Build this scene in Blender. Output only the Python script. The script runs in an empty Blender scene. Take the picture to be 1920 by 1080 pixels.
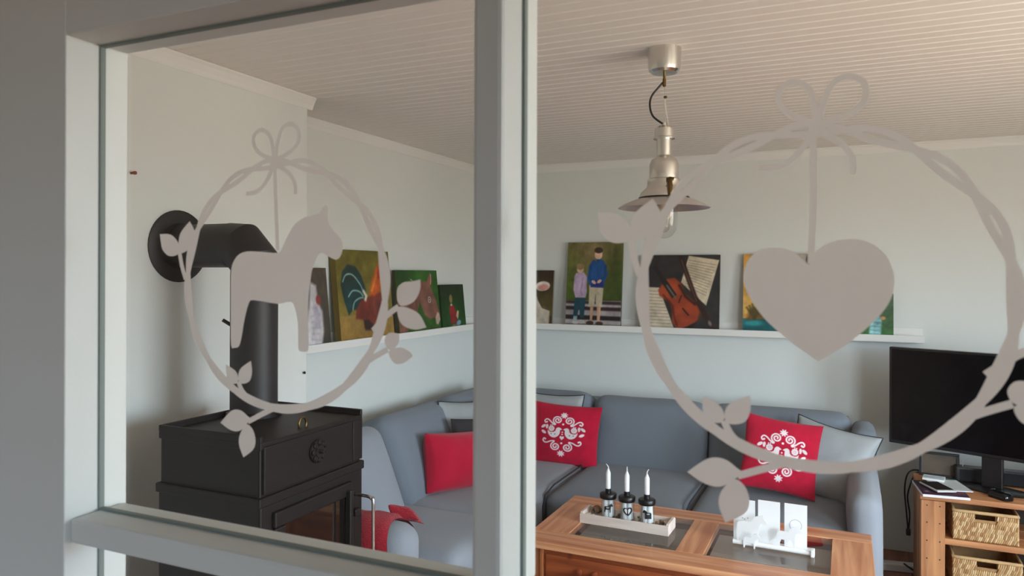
import bpy, bmesh, math, random
import numpy as np
from mathutils import Vector, Matrix, noise
random.seed(4)
PI = math.pi
SC = bpy.context.scene
COL = SC.collection

# ------------------------------------------------------------------ camera
CAM_H, YAW, ROLL = 1.587, math.radians(24.3), math.radians(0.2)
cd = bpy.data.cameras.new('camera')
cam = bpy.data.objects.new('camera', cd)
COL.objects.link(cam)
fw = Vector((-math.sin(YAW), math.cos(YAW), 0)); rt = Vector((math.cos(YAW), math.sin(YAW), 0)); up = Vector((0, 0, 1))
r2 = rt * math.cos(ROLL) + up * math.sin(ROLL)
u2 = up * math.cos(ROLL) - rt * math.sin(ROLL)
m = Matrix((r2, u2, -fw)).transposed().to_4x4()
m.translation = (0, 0, CAM_H)
cam.matrix_world = m
cd.sensor_width = 36.0
cd.lens = 1390 / 1920 * 36
cd.shift_y = -27 / 1920
cd.clip_start = 0.02
cd.dof.use_dof = True
cd.dof.focus_distance = 2.6
cd.dof.aperture_fstop = 12.0
SC.camera = cam

# ------------------------------------------------------------------ world: overcast sky above, dull ground below
SC.view_settings.view_transform = 'Standard'
SC.view_settings.look = 'None'
SC.view_settings.gamma = 1.0
SC.view_settings.use_curve_mapping = False
SC.view_settings.exposure = 0.2
SKY = 23.0
w = bpy.data.worlds.new('overcast'); SC.world = w; w.use_nodes = True
nt = w.node_tree; nt.nodes.clear()
tc = nt.nodes.new('ShaderNodeTexCoord'); sep = nt.nodes.new('ShaderNodeSeparateXYZ')
rmp = nt.nodes.new('ShaderNodeValToRGB'); bg = nt.nodes.new('ShaderNodeBackground'); ow = nt.nodes.new('ShaderNodeOutputWorld')
mr = nt.nodes.new('ShaderNodeMapRange'); mr.inputs[1].default_value = -1; mr.inputs[2].default_value = 1
nt.links.new(tc.outputs['Generated'], sep.inputs[0]); nt.links.new(sep.outputs[2], mr.inputs[0])
nt.links.new(mr.outputs[0], rmp.inputs[0]); nt.links.new(rmp.outputs[0], bg.inputs[0]); nt.links.new(bg.outputs[0], ow.inputs[0])
e = rmp.color_ramp.elements
e[0].position = 0.47; e[0].color = (0.40, 0.35, 0.29, 1)
e[1].position = 0.53; e[1].color = (0.73, 0.87, 1.0, 1)
bg.inputs[1].default_value = SKY

def portal(name, loc, rot, sx, sy):
    l = bpy.data.lights.new(name, 'AREA'); l.shape = 'RECTANGLE'; l.size = sx; l.size_y = sy
    l.cycles.is_portal = True
    o = bpy.data.objects.new(name, l); COL.objects.link(o); o.location = loc; o.rotation_euler = rot
# windows: living room right wall, plus added ones in front wall and hall
RW = dict(y0=1.20, y1=2.80, z0=0.75, z1=2.00)      # in the right wall
FW = dict(x0=1.20, x1=2.05, z0=0.65, z1=2.00)      # unseen window added right of the door to light the back wall
HL = dict(y0=-1.9, y1=-0.98, z0=1.0, z1=2.0)       # unseen window added in the hall's right wall to light the door face
portal('daylight_portal_living', (2.37, (RW['y0']+RW['y1'])/2, (RW['z0']+RW['z1'])/2), (0, PI/2, 0), RW['z1']-RW['z0'], RW['y1']-RW['y0'])
portal('daylight_portal_added_front', ((FW['x0']+FW['x1'])/2, 0.42, (FW['z0']+FW['z1'])/2), (PI/2, 0, 0), FW['x1']-FW['x0'], FW['z1']-FW['z0'])
portal('daylight_portal_added_hall', (0.77, (HL['y0']+HL['y1'])/2, (HL['z0']+HL['z1'])/2), (0, PI/2, 0), HL['z1']-HL['z0'], HL['y1']-HL['y0'])

# ------------------------------------------------------------------ materials
def s2l(v):
    v = v / 255.0
    return v / 12.92 if v <= 0.04045 else ((v + 0.055) / 1.055) ** 2.4
def C(r, g, b): return (s2l(r), s2l(g), s2l(b), 1.0)
MATS = {}
def mat(name, col, rough=0.6, metal=0.0, var=0.0, scale=8.0, bump=0.0, bscale=60.0, spec=0.5, coat=0.0, sheen=0.0):
    if name in MATS: return MATS[name]
    M = bpy.data.materials.new(name); M.use_nodes = True; MATS[name] = M
    n = M.node_tree.nodes; L = M.node_tree.links; p = n['Principled BSDF']
    p.inputs['Base Color'].default_value = col; p.inputs['Roughness'].default_value = rough; p.inputs['Metallic'].default_value = metal
    p.inputs['Specular IOR Level'].default_value = spec; p.inputs['Coat Weight'].default_value = coat; p.inputs['Sheen Weight'].default_value = sheen
    t = n.new('ShaderNodeTexCoord')
    if var > 0:
        nz = n.new('ShaderNodeTexNoise'); nz.inputs['Scale'].default_value = scale; nz.inputs['Detail'].default_value = 5
        L.new(t.outputs['Object'], nz.inputs['Vector'])
        mx = n.new('ShaderNodeMix'); mx.data_type = 'RGBA'
        a = tuple(c * (1 - var) for c in col[:3]) + (1,); b = tuple(min(1, c * (1 + var)) for c in col[:3]) + (1,)
        mx.inputs[6].default_value = a; mx.inputs[7].default_value = b
        L.new(nz.outputs['Fac'], mx.inputs[0]); L.new(mx.outputs[2], p.inputs['Base Color'])
    if bump > 0:
        nb = n.new('ShaderNodeTexNoise'); nb.inputs['Scale'].default_value = bscale; nb.inputs['Detail'].default_value = 3
        L.new(t.outputs['Object'], nb.inputs['Vector'])
        bp = n.new('ShaderNodeBump'); bp.inputs['Strength'].default_value = bump; bp.inputs['Distance'].default_value = 0.01
        L.new(nb.outputs['Fac'], bp.inputs['Height']); L.new(bp.outputs[0], p.inputs['Normal'])
    return M
def wood(name, c1, c2, rough=0.45, stretch=(1, 14, 14), scale=2.2, coat=0.0, knots=0.0):
    if name in MATS: return MATS[name]
    M = bpy.data.materials.new(name); M.use_nodes = True; MATS[name] = M
    n = M.node_tree.nodes; L = M.node_tree.links; p = n['Principled BSDF']
    t = n.new('ShaderNodeTexCoord'); mp = n.new('ShaderNodeMapping'); mp.inputs['Scale'].default_value = stretch
    L.new(t.outputs['Object'], mp.inputs[0])
    nz = n.new('ShaderNodeTexNoise'); nz.inputs['Scale'].default_value = scale; nz.inputs['Detail'].default_value = 7; nz.inputs['Distortion'].default_value = 0.6
    L.new(mp.outputs[0], nz.inputs['Vector'])
    r = n.new('ShaderNodeValToRGB'); r.color_ramp.elements[0].position = 0.3; r.color_ramp.elements[1].position = 0.68
    r.color_ramp.elements[0].color = c1; r.color_ramp.elements[1].color = c2
    L.new(nz.outputs['Fac'], r.inputs[0])
    out = r.outputs[0]
    if knots > 0:
        v = n.new('ShaderNodeTexVoronoi'); v.inputs['Scale'].default_value = 3.4
        m2 = n.new('ShaderNodeMapping'); m2.inputs['Scale'].default_value = tuple(0.55 if q == 1 else 1.6 for q in stretch)
        L.new(t.outputs['Object'], m2.inputs[0]); L.new(m2.outputs[0], v.inputs['Vector'])
        rr = n.new('ShaderNodeValToRGB'); rr.color_ramp.elements[0].position = 0.05; rr.color_ramp.elements[1].position = 0.11
        rr.color_ramp.elements[0].color = (knots, knots, knots, 1); rr.color_ramp.elements[1].color = (0, 0, 0, 1)
        L.new(v.outputs['Distance'], rr.inputs[0])
        mx = n.new('ShaderNodeMix'); mx.data_type = 'RGBA'; mx.inputs[7].default_value = tuple(q * 0.25 for q in c1[:3]) + (1,)
        L.new(rr.outputs[0], mx.inputs[0]); L.new(out, mx.inputs[6]); out = mx.outputs[2]
    L.new(out, p.inputs['Base Color'])
    p.inputs['Roughness'].default_value = rough; p.inputs['Coat Weight'].default_value = coat
    bp = n.new('ShaderNodeBump'); bp.inputs['Strength'].default_value = 0.12; bp.inputs['Distance'].default_value = 0.004
    L.new(nz.outputs['Fac'], bp.inputs['Height']); L.new(bp.outputs[0], p.inputs['Normal'])
    return M
def thin_glass(name, tint=(1, 1, 1, 1), rough=0.0, ior=1.5):
    if name in MATS: return MATS[name]
    M = bpy.data.materials.new(name); M.use_nodes = True; MATS[name] = M
    n = M.node_tree.nodes; L = M.node_tree.links; n.clear()
    o = n.new('ShaderNodeOutputMaterial'); mx = n.new('ShaderNodeMixShader'); f = n.new('ShaderNodeFresnel'); f.inputs[0].default_value = ior
    t = n.new('ShaderNodeBsdfTransparent'); t.inputs[0].default_value = tint
    g = n.new('ShaderNodeBsdfGlossy'); g.inputs['Roughness'].default_value = rough
    geo = n.new('ShaderNodeNewGeometry'); inv = n.new('ShaderNodeMath'); inv.operation = 'SUBTRACT'; inv.inputs[0].default_value = 1.0
    L.new(geo.outputs['Backfacing'], inv.inputs[1])
    ml = n.new('ShaderNodeMath'); ml.operation = 'MULTIPLY'; ml.inputs[1].default_value = 1.0
    L.new(f.outputs[0], ml.inputs[0]); L.new(inv.outputs[0], ml.inputs[1])
    L.new(ml.outputs[0], mx.inputs[0]); L.new(t.outputs[0], mx.inputs[1]); L.new(g.outputs[0], mx.inputs[2]); L.new(mx.outputs[0], o.inputs[0])
    return M
def vcol(name, rough=0.6, spec=0.3, bump=0.0, bscale=300.0, sheen=0.0):
    if name in MATS: return MATS[name]
    M = mat(name, (1, 1, 1, 1), rough, spec=spec, bump=bump, bscale=bscale, sheen=sheen)
    n = M.node_tree.nodes; a = n.new('ShaderNodeVertexColor'); a.layer_name = 'paint'
    M.node_tree.links.new(a.outputs[0], n['Principled BSDF'].inputs['Base Color'])
    return M
def film(name):
    """frosted vinyl: diffuse on both sides with some forward scatter through it"""
    M = bpy.data.materials.new(name); M.use_nodes = True; MATS[name] = M
    n = M.node_tree.nodes; L = M.node_tree.links; n.clear()
    o = n.new('ShaderNodeOutputMaterial')
    d = n.new('ShaderNodeBsdfDiffuse'); d.inputs[0].default_value = (0.86, 0.80, 0.75, 1)
    t = n.new('ShaderNodeBsdfTranslucent'); t.inputs[0].default_value = (0.90, 0.87, 0.84, 1)
    g = n.new('ShaderNodeBsdfRefraction'); g.inputs['Roughness'].default_value = 0.9; g.inputs['IOR'].default_value = 1.35; g.inputs[0].default_value = (0.95, 0.95, 0.95, 1)
    m1 = n.new('ShaderNodeMixShader'); m1.inputs[0].default_value = 0.40
    m2 = n.new('ShaderNodeMixShader'); m2.inputs[0].default_value = 0.25
    L.new(d.outputs[0], m1.inputs[1]); L.new(t.outputs[0], m1.inputs[2])
    L.new(m1.outputs[0], m2.inputs[1]); L.new(g.outputs[0], m2.inputs[2]); L.new(m2.outputs[0], o.inputs[0])
    return M

wall_m = mat('wall_paint', (0.725, 0.755, 0.73, 1), 0.85, bump=0.05, bscale=140, var=0.02, scale=3, spec=0.2)
ceil_m = mat('ceiling_paint', (0.86, 0.82, 0.755, 1), 0.55, bump=0.03, bscale=40, var=0.02, scale=4, spec=0.3)
trim_m = mat('trim_white', (0.80, 0.80, 0.77, 1), 0.5, var=0.02, scale=5)
door_m = mat('door_white', (0.63, 0.66, 0.645, 1), 0.5, var=0.03, scale=4, bump=0.02, bscale=200)
seal_m = mat('glazing_seal', C(112, 124, 120), 0.6)
hall_m = mat('hall_wall_paint', (0.20, 0.14, 0.105, 1), 0.85, bump=0.05, bscale=120, var=0.03, scale=3)
glass_m = thin_glass('window_glass')
pane_m = thin_glass('door_pane_glass', (0.985, 0.995, 0.99, 1))
film_m = film('frosted_film')
black_m = mat('black_plastic', C(18, 18, 20), 0.35, var=0.1)
tvscr_m = mat('tv_screen_glass', C(7, 6, 9), 0.2, spec=0.12)
stove_m = mat('stove_cast_iron', C(19, 13, 13), 0.5, spec=0.35, var=0.1, scale=30, bump=0.06, bscale=300)
stoveglass_m = mat('stove_black_glass', C(14, 11, 10), 0.06, spec=1.0)
pipe_m = mat('stove_pipe_black', C(38, 36, 37), 0.5, var=0.08, scale=20, bump=0.04, bscale=400)
chrome_m = mat('chrome', (0.75, 0.73, 0.70, 1), 0.18, metal=1.0)
steel_m = mat('brushed_nickel', (0.72, 0.70, 0.66, 1), 0.26, metal=1.0, var=0.05, scale=30)
brass_m = mat('aged_brass', C(120, 96, 60), 0.35, metal=1.0)
sofa_m = mat('sofa_grey_fabric', C(122, 130, 140), 0.95, var=0.07, scale=5, bump=0.25, bscale=420, spec=0.1, sheen=0.15)
sofa_lit_m = mat('sofa_grey_fabric_lit', C(150, 155, 163), 0.95, var=0.08, scale=6, bump=0.25, bscale=420, spec=0.1, sheen=0.15)  # lighter copy of the sofa fabric, stronger light put into its colour
seam_m = mat('sofa_seam_dark', C(52, 56, 62), 0.95)
red_m = mat('red_cushion_fabric', C(186, 24, 54), 0.9, var=0.12, scale=10, bump=0.3, bscale=500, spec=0.1, sheen=0.2)
redknit_m = mat('red_knit_throw', C(176, 30, 48), 0.95, var=0.2, scale=60, bump=0.9, bscale=220, spec=0.1, sheen=0.25)
greyc_m = mat('grey_satin_cushion', C(158, 163, 165), 0.55, var=0.06, scale=6, bump=0.25, bscale=14)
dark_m = mat('charcoal_fabric', C(48, 46, 48), 0.9, var=0.1, bump=0.2, bscale=300)
pipingd_m = mat('dark_piping', C(40, 42, 46), 0.8)
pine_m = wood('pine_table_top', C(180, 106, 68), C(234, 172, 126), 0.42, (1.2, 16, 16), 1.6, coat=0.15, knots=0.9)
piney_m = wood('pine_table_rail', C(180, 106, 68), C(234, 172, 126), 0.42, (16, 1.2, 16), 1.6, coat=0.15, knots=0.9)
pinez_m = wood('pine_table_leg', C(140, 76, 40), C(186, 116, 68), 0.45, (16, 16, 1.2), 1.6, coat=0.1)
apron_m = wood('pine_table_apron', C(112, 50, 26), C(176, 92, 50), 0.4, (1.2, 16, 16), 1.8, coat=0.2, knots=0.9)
rustic_m = wood('rustic_plank', C(150, 92, 54), C(206, 146, 96), 0.6, (1.2, 14, 14), 1.8, knots=0.8)
rusticz_m = wood('rustic_post', C(150, 92, 54), C(210, 150, 100), 0.6, (14, 14, 1.2), 1.8, knots=0.8)
floor_m = wood('floor_wood', C(108, 60, 40), C(158, 98, 66), 0.35, (12, 1.0, 12), 1.4, coat=0.2)
hallfloor_m = wood('hall_floor_wood', C(110, 80, 60), C(150, 112, 86), 0.4, (12, 1.0, 12), 1.4)
tableglass_m = thin_glass('table_glass', (0.88, 0.875, 0.865, 1))
glassedge_m = mat('glass_edge_green', C(88, 120, 108), 0.15)
white_m = mat('white_lacquer', (0.95, 0.95, 0.95, 1), 0.4)
candle_m = mat('white_wax', (0.95, 0.95, 0.94, 1), 0.45)
_p = candle_m.node_tree.nodes['Principled BSDF']; _p.inputs['Subsurface Weight'].default_value = 0.9; _p.inputs['Subsurface Radius'].default_value = (0.02, 0.018, 0.016); _p.inputs['Subsurface Scale'].default_value = 1.0
traym_m = wood('whitewashed_wood', C(216, 196, 184), C(238, 224, 214), 0.7, (1.2, 14, 14), 2)
wicker_m = [mat('wicker_%d' % i, c, 0.75, var=0.25, scale=40) for i, c in enumerate((C(196, 160, 112), C(170, 128, 84), C(216, 186, 140)))]
jar_m = thin_glass('jar_glass', (0.97, 0.98, 0.98, 1))
print_m = mat('black_print', C(20, 20, 22), 0.6)
canvas_m = vcol('painted_canvas', 0.5, 0.35, bump=0.05, bscale=700)
cushprint_m = vcol('printed_red_fabric', 0.9, 0.1, bump=0.25, bscale=500, sheen=0.15)

# ------------------------------------------------------------------ mesh helpers
class MB:
    def __init__(s): s.v = []; s.f = []
    def add(s, V, F, M=None):
        o = len(s.v)
        for p in V:
            p = Vector(p)
            s.v.append(tuple(M @ p) if M is not None else tuple(p))
        for f in F: s.f.append(tuple(i + o for i in f))
        return s
    def box(s, x0, x1, y0, y1, z0, z1, M=None):
        V = [(x0, y0, z0), (x1, y0, z0), (x1, y1, z0), (x0, y1, z0), (x0, y0, z1), (x1, y0, z1), (x1, y1, z1), (x0, y1, z1)]
        return s.add(V, [(0, 3, 2, 1), (4, 5, 6, 7), (0, 1, 5, 4), (1, 2, 6, 5), (2, 3, 7, 6), (3, 0, 4, 7)], M)
    def bbox(s, x0, x1, y0, y1, z0, z1, b=0.004, M=None):
        bm = bmesh.new()
        MB_ = MB().box(x0, x1, y0, y1, z0, z1)
        vs = [bm.verts.new(p) for p in MB_.v]
        for f in MB_.f: bm.faces.new([vs[i] for i in f])
        bmesh.ops.bevel(bm, geom=bm.edges[:], offset=b, segments=2, affect='EDGES', profile=0.5)
        bm.verts.index_update()
        V = [v.co.copy() for v in bm.verts]; F = [[v.index for v in f.verts] for f in bm.faces]
        bm.free()
        return s.add(V, F, M)
    def rbox(s, sx, sy, sz, r, n=14, bul=(0, 0, 0), M=None, wr=0.0, seed=0.0):
        h = Vector((sx / 2, sy / 2, sz / 2)); pts = {}; V = []; F = []
        def vid(i, j, k):
            key = (i, j, k)
            if key in pts: return pts[key]
            q = [2 * a / n - 1 for a in (i, j, k)]
            # denser near the edges
            q = [math.sin(a * PI / 2) * 0.55 + a * 0.45 for a in q]
            p = Vector((q[0] * h.x, q[1] * h.y, q[2] * h.z))
            inn = Vector([max(-h[a] + r, min(h[a] - r, p[a])) for a in range(3)])
            d = p - inn
            if d.length > 1e-9: p = inn + d.normalized() * r
            for a in range(3):
                b, c_ = (a + 1) % 3, (a + 2) % 3
                p[a] += math.copysign(bul[a], q[a]) * (1 - q[b] ** 2) * (1 - q[c_] ** 2) * min(1, abs(q[a]) ** 3)
            if wr > 0:
                p += p.normalized() * wr * noise.noise(Vector((p.x * 5 + seed, p.y * 5, p.z * 5)))
            pts[key] = len(V); V.append(p); return pts[key]
        for i in range(n):
            for j in range(n):
                F.append((vid(i, j, 0), vid(i, j + 1, 0), vid(i + 1, j + 1, 0), vid(i + 1, j, 0)))
                F.append((vid(i, j, n), vid(i + 1, j, n), vid(i + 1, j + 1, n), vid(i, j + 1, n)))
                F.append((vid(i, 0, j), vid(i + 1, 0, j), vid(i + 1, 0, j + 1), vid(i, 0, j + 1)))
                F.append((vid(i, n, j), vid(i, n, j + 1), vid(i + 1, n, j + 1), vid(i + 1, n, j)))
                F.append((vid(0, i, j), vid(0, i, j + 1), vid(0, i + 1, j + 1), vid(0, i + 1, j)))
                F.append((vid(n, i, j), vid(n, i + 1, j), vid(n, i + 1, j + 1), vid(n, i, j + 1)))
        return s.add(V, F, M)
    def tube(s, path, r, n=8, M=None, closed=False, caps=True):
        P = [Vector(p) for p in path]; V = []; F = []; N = len(P)
        nrm = None
        for i, p in enumerate(P):
            if closed: t = (P[(i + 1) % N] - P[i - 1]).normalized()
            else: t = (P[min(i + 1, N - 1)] - P[max(i - 1, 0)]).normalized()
            if nrm is None:
                a = Vector((0, 0, 1)) if abs(t.z) < 0.9 else Vector((1, 0, 0))
                nrm = t.cross(a).normalized()
            else:
                nrm = (nrm - t * nrm.dot(t)).normalized()
            b = t.cross(nrm)
            rr = r[i] if isinstance(r, (list, tuple)) else r
            for k in range(n):
                a = 2 * PI * k / n
                V.append(p + (nrm * math.cos(a) + b * math.sin(a)) * rr)
        for i in range(N if closed else N - 1):
            for k in range(n):
                a0 = i * n + k; a1 = i * n + (k + 1) % n; j = ((i + 1) % N) * n
                F.append((a0, j + k, j + (k + 1) % n, a1))
        if caps and not closed:
            F.append(tuple(range(n))); F.append(tuple((N - 1) * n + k for k in reversed(range(n))))
        return s.add(V, F, M)
    def lathe(s, prof, n=32, M=None):
        V = []; F = []; rows = []
        for (r, z) in prof:
            if r < 1e-6: rows.append([len(V)]); V.append((0, 0, z))
            else:
                rows.append(list(range(len(V), len(V) + n)))
                for k in range(n): V.append((r * math.cos(2 * PI * k / n), r * math.sin(2 * PI * k / n), z))
        for a, b in zip(rows, rows[1:]):
            for k in range(n):
                k2 = (k + 1) % n
                if len(a) == 1 and len(b) == 1: continue
                if len(a) == 1: F.append((a[0], b[k2], b[k]))
                elif len(b) == 1: F.append((a[k], a[k2], b[0]))
                else: F.append((a[k], a[k2], b[k2], b[k]))
        return s.add(V, F, M)
    def prism(s, poly, d0, d1, M=None):
        """poly in (x, z); extruded along y from d0 to d1"""
        n = len(poly)
        V = [(x, d0, z) for x, z in poly] + [(x, d1, z) for x, z in poly]
        F = [tuple(range(n)), tuple(range(2 * n - 1, n - 1, -1))]
        for i in range(n):
            j = (i + 1) % n
            F.append((i, i + n, j + n, j))
        return s.add(V, F, M)
    def strip(s, pts, w, d0, d1, M=None, closed=False):
        """flat ribbon along pts (x, z), width w (number or list), thickness d0..d1 in y"""
        P = [Vector((p[0], 0, p[1])) for p in pts]; N = len(P); V = []; F = []
        for i, p in enumerate(P):
            t = (P[(i + 1) % N] - P[i - 1]) if closed else (P[min(i + 1, N - 1)] - P[max(0, i - 1)])
            t.normalize(); nn = Vector((-t.z, 0, t.x)); ww = (w[i] if isinstance(w, list) else w) / 2
            for d in (d0, d1):
                for sg in (-1, 1):
                    q = p + nn * ww * sg; V.append((q.x, d, q.z))
        for i in range(N if closed else N - 1):
            a = 4 * i; b = 4 * ((i + 1) % N)
            F += [(a, b, b + 1, a + 1), (a + 2, a + 3, b + 3, b + 2), (a, a + 2, b + 2, b), (a + 1, b + 1, b + 3, a + 3)]
        if not closed:
            e_ = 4 * (N - 1); F += [(0, 1, 3, 2), (e_, e_ + 2, e_ + 3, e_ + 1)]
        return s.add(V, F, M)
    def mesh(s, name, mt, smooth=False, angle=None):
        me = bpy.data.meshes.new(name); me.from_pydata(s.v, [], s.f)
        bm = bmesh.new(); bm.from_mesh(me); bmesh.ops.recalc_face_normals(bm, faces=bm.faces[:]); bm.to_mesh(me); bm.free()
        me.materials.append(mt)
        if smooth:
            me.polygons.foreach_set('use_smooth', [True] * len(me.polygons))
            if angle: me.set_sharp_from_angle(angle=math.radians(angle))
        return me
    def build(s, name, mt, parent=None, smooth=False, angle=None, loc=None, rot=None):
        o = bpy.data.objects.new(name, s.mesh(name, mt, smooth, angle)); COL.objects.link(o)
        if parent: o.parent = parent
        if loc is not None: o.location = loc
        if rot is not None: o.rotation_euler = rot
        return o
def tag(o, label=None, cat=None, group=None, kind=None):
    if label: o['label'] = label
    if cat: o['category'] = cat
    if group: o['group'] = group
    if kind: o['kind'] = kind
    return o
def thing(name, label, cat, loc=(0, 0, 0), rot=(0, 0, 0), group=None):
    o = bpy.data.objects.new(name, None); COL.objects.link(o); o.location = loc; o.rotation_euler = rot
    o.empty_display_size = 0.05
    return tag(o, label, cat, group)
def struct(o): o['kind'] = 'structure'; return o
def inst(src, name, parent, loc=(0, 0, 0), rot=(0, 0, 0), scale=(1, 1, 1)):
    o = bpy.data.objects.new(name, src.data); COL.objects.link(o); o.parent = parent
    o.location = loc; o.rotation_euler = rot; o.scale = scale
    return o
def TR(loc=(0, 0, 0), rot=(0, 0, 0), sc=(1, 1, 1)):
    from mathutils import Euler
    return Matrix.LocRotScale(Vector(loc), Euler(rot), Vector(sc))
def catmull(P, n=8, closed=False):
    out = []; N = len(P); P = [Vector(p) for p in P]
    R = range(N if closed else N - 1)
    for i in R:
        if closed: a, b, c_, d = P[i - 1], P[i], P[(i + 1) % N], P[(i + 2) % N]
        else: a, b, c_, d = P[max(i - 1, 0)], P[i], P[i + 1], P[min(i + 2, N - 1)]
        for k in range(n):
            t = k / n
            out.append(0.5 * ((2 * b) + (c_ - a) * t + (2 * a - 5 * b + 4 * c_ - d) * t * t + (3 * b - a - 3 * c_ + d) * t ** 3))
    if not closed: out.append(P[-1])
    return out

# ------------------------------------------------------------------ painting raster (vertex colours on a fine grid)
class Paint:
    def __init__(s, W, H, bgc, aspect=1.0):
        s.W, s.H, s.asp = W, H, aspect        # aspect = width / height, y spans 0..1, x spans 0..aspect
        x = np.linspace(0, aspect, W); y = np.linspace(0, 1, H)
        s.X, s.Y = np.meshgrid(x, y); s.px = 1.0 / H
        s.c = np.zeros((H, W, 3)) + np.array(bgc, float)
    def blend(s, a, col): s.c = s.c * (1 - a[..., None]) + np.array(col, float) * a[..., None]
    def _q(s, P): return [(p[0] * s.asp, p[1]) for p in P]
    def poly(s, P, col, soft=1.0, al=1.0):
        P = s._q(P); d = np.full(s.X.shape, 1e9); ins = np.zeros(s.X.shape, bool)
        for i in range(len(P)):
            (x0, y0), (x1, y1) = P[i], P[(i + 1) % len(P)]
            ex, ey = x1 - x0, y1 - y0; L2 = ex * ex + ey * ey + 1e-12
            t = np.clip(((s.X - x0) * ex + (s.Y - y0) * ey) / L2, 0, 1)
            d = np.minimum(d, np.hypot(s.X - x0 - t * ex, s.Y - y0 - t * ey))
            cnd = (y0 > s.Y) != (y1 > s.Y)
            if abs(ey) > 1e-12: ins ^= cnd & (s.X < ex * (s.Y - y0) / ey + x0)
        sd = np.where(ins, -d, d)
        s.blend(np.clip(0.5 - sd / (s.px * soft), 0, 1) * al, col)
    def ell(s, cx, cy, rx, ry, col, rot=0.0, soft=1.0, al=1.0):
        cx *= s.asp; dx, dy = s.X - cx, s.Y - cy; c_, n_ = math.cos(rot), math.sin(rot)
        u, v = (dx * c_ + dy * n_) / rx, (-dx * n_ + dy * c_) / ry
        q = (np.hypot(u, v) - 1) * min(rx, ry)
        s.blend(np.clip(0.5 - q / (s.px * soft), 0, 1) * al, col)
    def line(s, P, wd, col, soft=1.0, al=1.0):
        P = s._q(P); d = np.full(s.X.shape, 1e9)
        for (x0, y0), (x1, y1) in zip(P, P[1:]):
            ex, ey = x1 - x0, y1 - y0; L2 = ex * ex + ey * ey + 1e-12
            t = np.clip(((s.X - x0) * ex + (s.Y - y0) * ey) / L2, 0, 1)
            d = np.minimum(d, np.hypot(s.X - x0 - t * ex, s.Y - y0 - t * ey))
        s.blend(np.clip(0.5 - (d - wd / 2) / (s.px * soft), 0, 1) * al, col)
    def vgrad(s, c0, c1, y0=0, y1=1):
        t = np.clip((s.Y - y0) / (y1 - y0), 0, 1)[..., None]
        m_ = ((s.Y >= y0) & (s.Y <= y1))[..., None]
        s.c = np.where(m_, np.array(c0, float) * (1 - t) + np.array(c1, float) * t, s.c)
    def mottle(s, amt, k=6, seed=0):
        rs = np.random.RandomState(seed); f = np.zeros(s.X.shape)
        for o in range(4):
            n_ = k * 2 ** o; g = rs.rand(n_ + 2, n_ + 2)
            xi = s.X / s.asp * n_; yi = s.Y * n_; x0 = xi.astype(int); y0 = yi.astype(int); fx, fy = xi - x0, yi - y0
            f += ((g[y0, x0] * (1 - fx) + g[y0, x0 + 1] * fx) * (1 - fy) + (g[y0 + 1, x0] * (1 - fx) + g[y0 + 1, x0 + 1] * fx) * fy - 0.5) / 1.6 ** o
        s.c = np.clip(s.c * (1 + amt * f[..., None]), 0, 255)
    def linear(s):
        v = np.clip(s.c, 0, 255) / 255
        l = np.where(v <= 0.04045, v / 12.92, ((v + 0.055) / 1.055) ** 2.4)
        return np.concatenate([l, np.ones(l.shape[:2] + (1,))], -1)
def set_paint(me, cols):
    a = me.color_attributes.new('paint', 'FLOAT_COLOR', 'POINT')
    a.data.foreach_set('color', np.asarray(cols, np.float32).ravel())

# ================================================================== SETTING
CEIL = 2.345; XL, XR, YB = -2.40, 2.20, 4.81; XBR, YBR = -2.12, 2.55      # left wall, right wall, back wall, chimney breast
D = 0.55; YF, YK = 0.509, 0.582                                           # door: glass plane, hall face, room face

def wall_hole(axis, a0, a1, u0, u1, v0, v1, h):
    """slab between a0..a1 on axis, spanning u (horizontal) and v (z) with one hole h=(hu0,hu1,hv0,hv1)"""
    mb = MB(); hu0, hu1, hv0, hv1 = h
    for (p, q, r_, s_) in ((u0, hu0, v0, v1), (hu1, u1, v0, v1), (hu0, hu1, v0, hv0), (hu0, hu1, hv1, v1)):
        if q - p < 1e-4 or s_ - r_ < 1e-4: continue
        if axis == 'x': mb.box(a0, a1, p, q, r_, s_)
        else: mb.box(p, q, a0, a1, r_, s_)
    return mb
struct(MB().box(XL - 0.15, XR + 0.15, YB, YB + 0.15, -0.1, CEIL + 0.1).build('wall_back', wall_m))
struct(MB().box(XL - 0.15, XL, YF + 0.06, YB, -0.1, CEIL + 0.1).build('wall_left', wall_m))
struct(MB().bbox(XL, XBR, YF + 0.06, YBR, -0.01, CEIL + 0.05, 0.006).build('wall_chimney_breast', wall_m))
struct(wall_hole('x', XR, XR + 0.15, YF, YB, -0.1, CEIL + 0.1, (RW['y0'], RW['y1'], RW['z0'], RW['z1'])).build('wall_right', wall_m))
wf = wall_hole('y', YF + 0.02, YK, XL, 0.6, 0, CEIL + 0.1, (-0.88, 0.38, 0, 1.98))
w2 = wall_hole('y', YF - 0.07, YK, 0.6, XR, 0, CEIL + 0.1, (FW['x0'], FW['x1'], FW['z0'], FW['z1']))
struct(wf.add(w2.v, w2.f).build('wall_front', wall_m))
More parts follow.
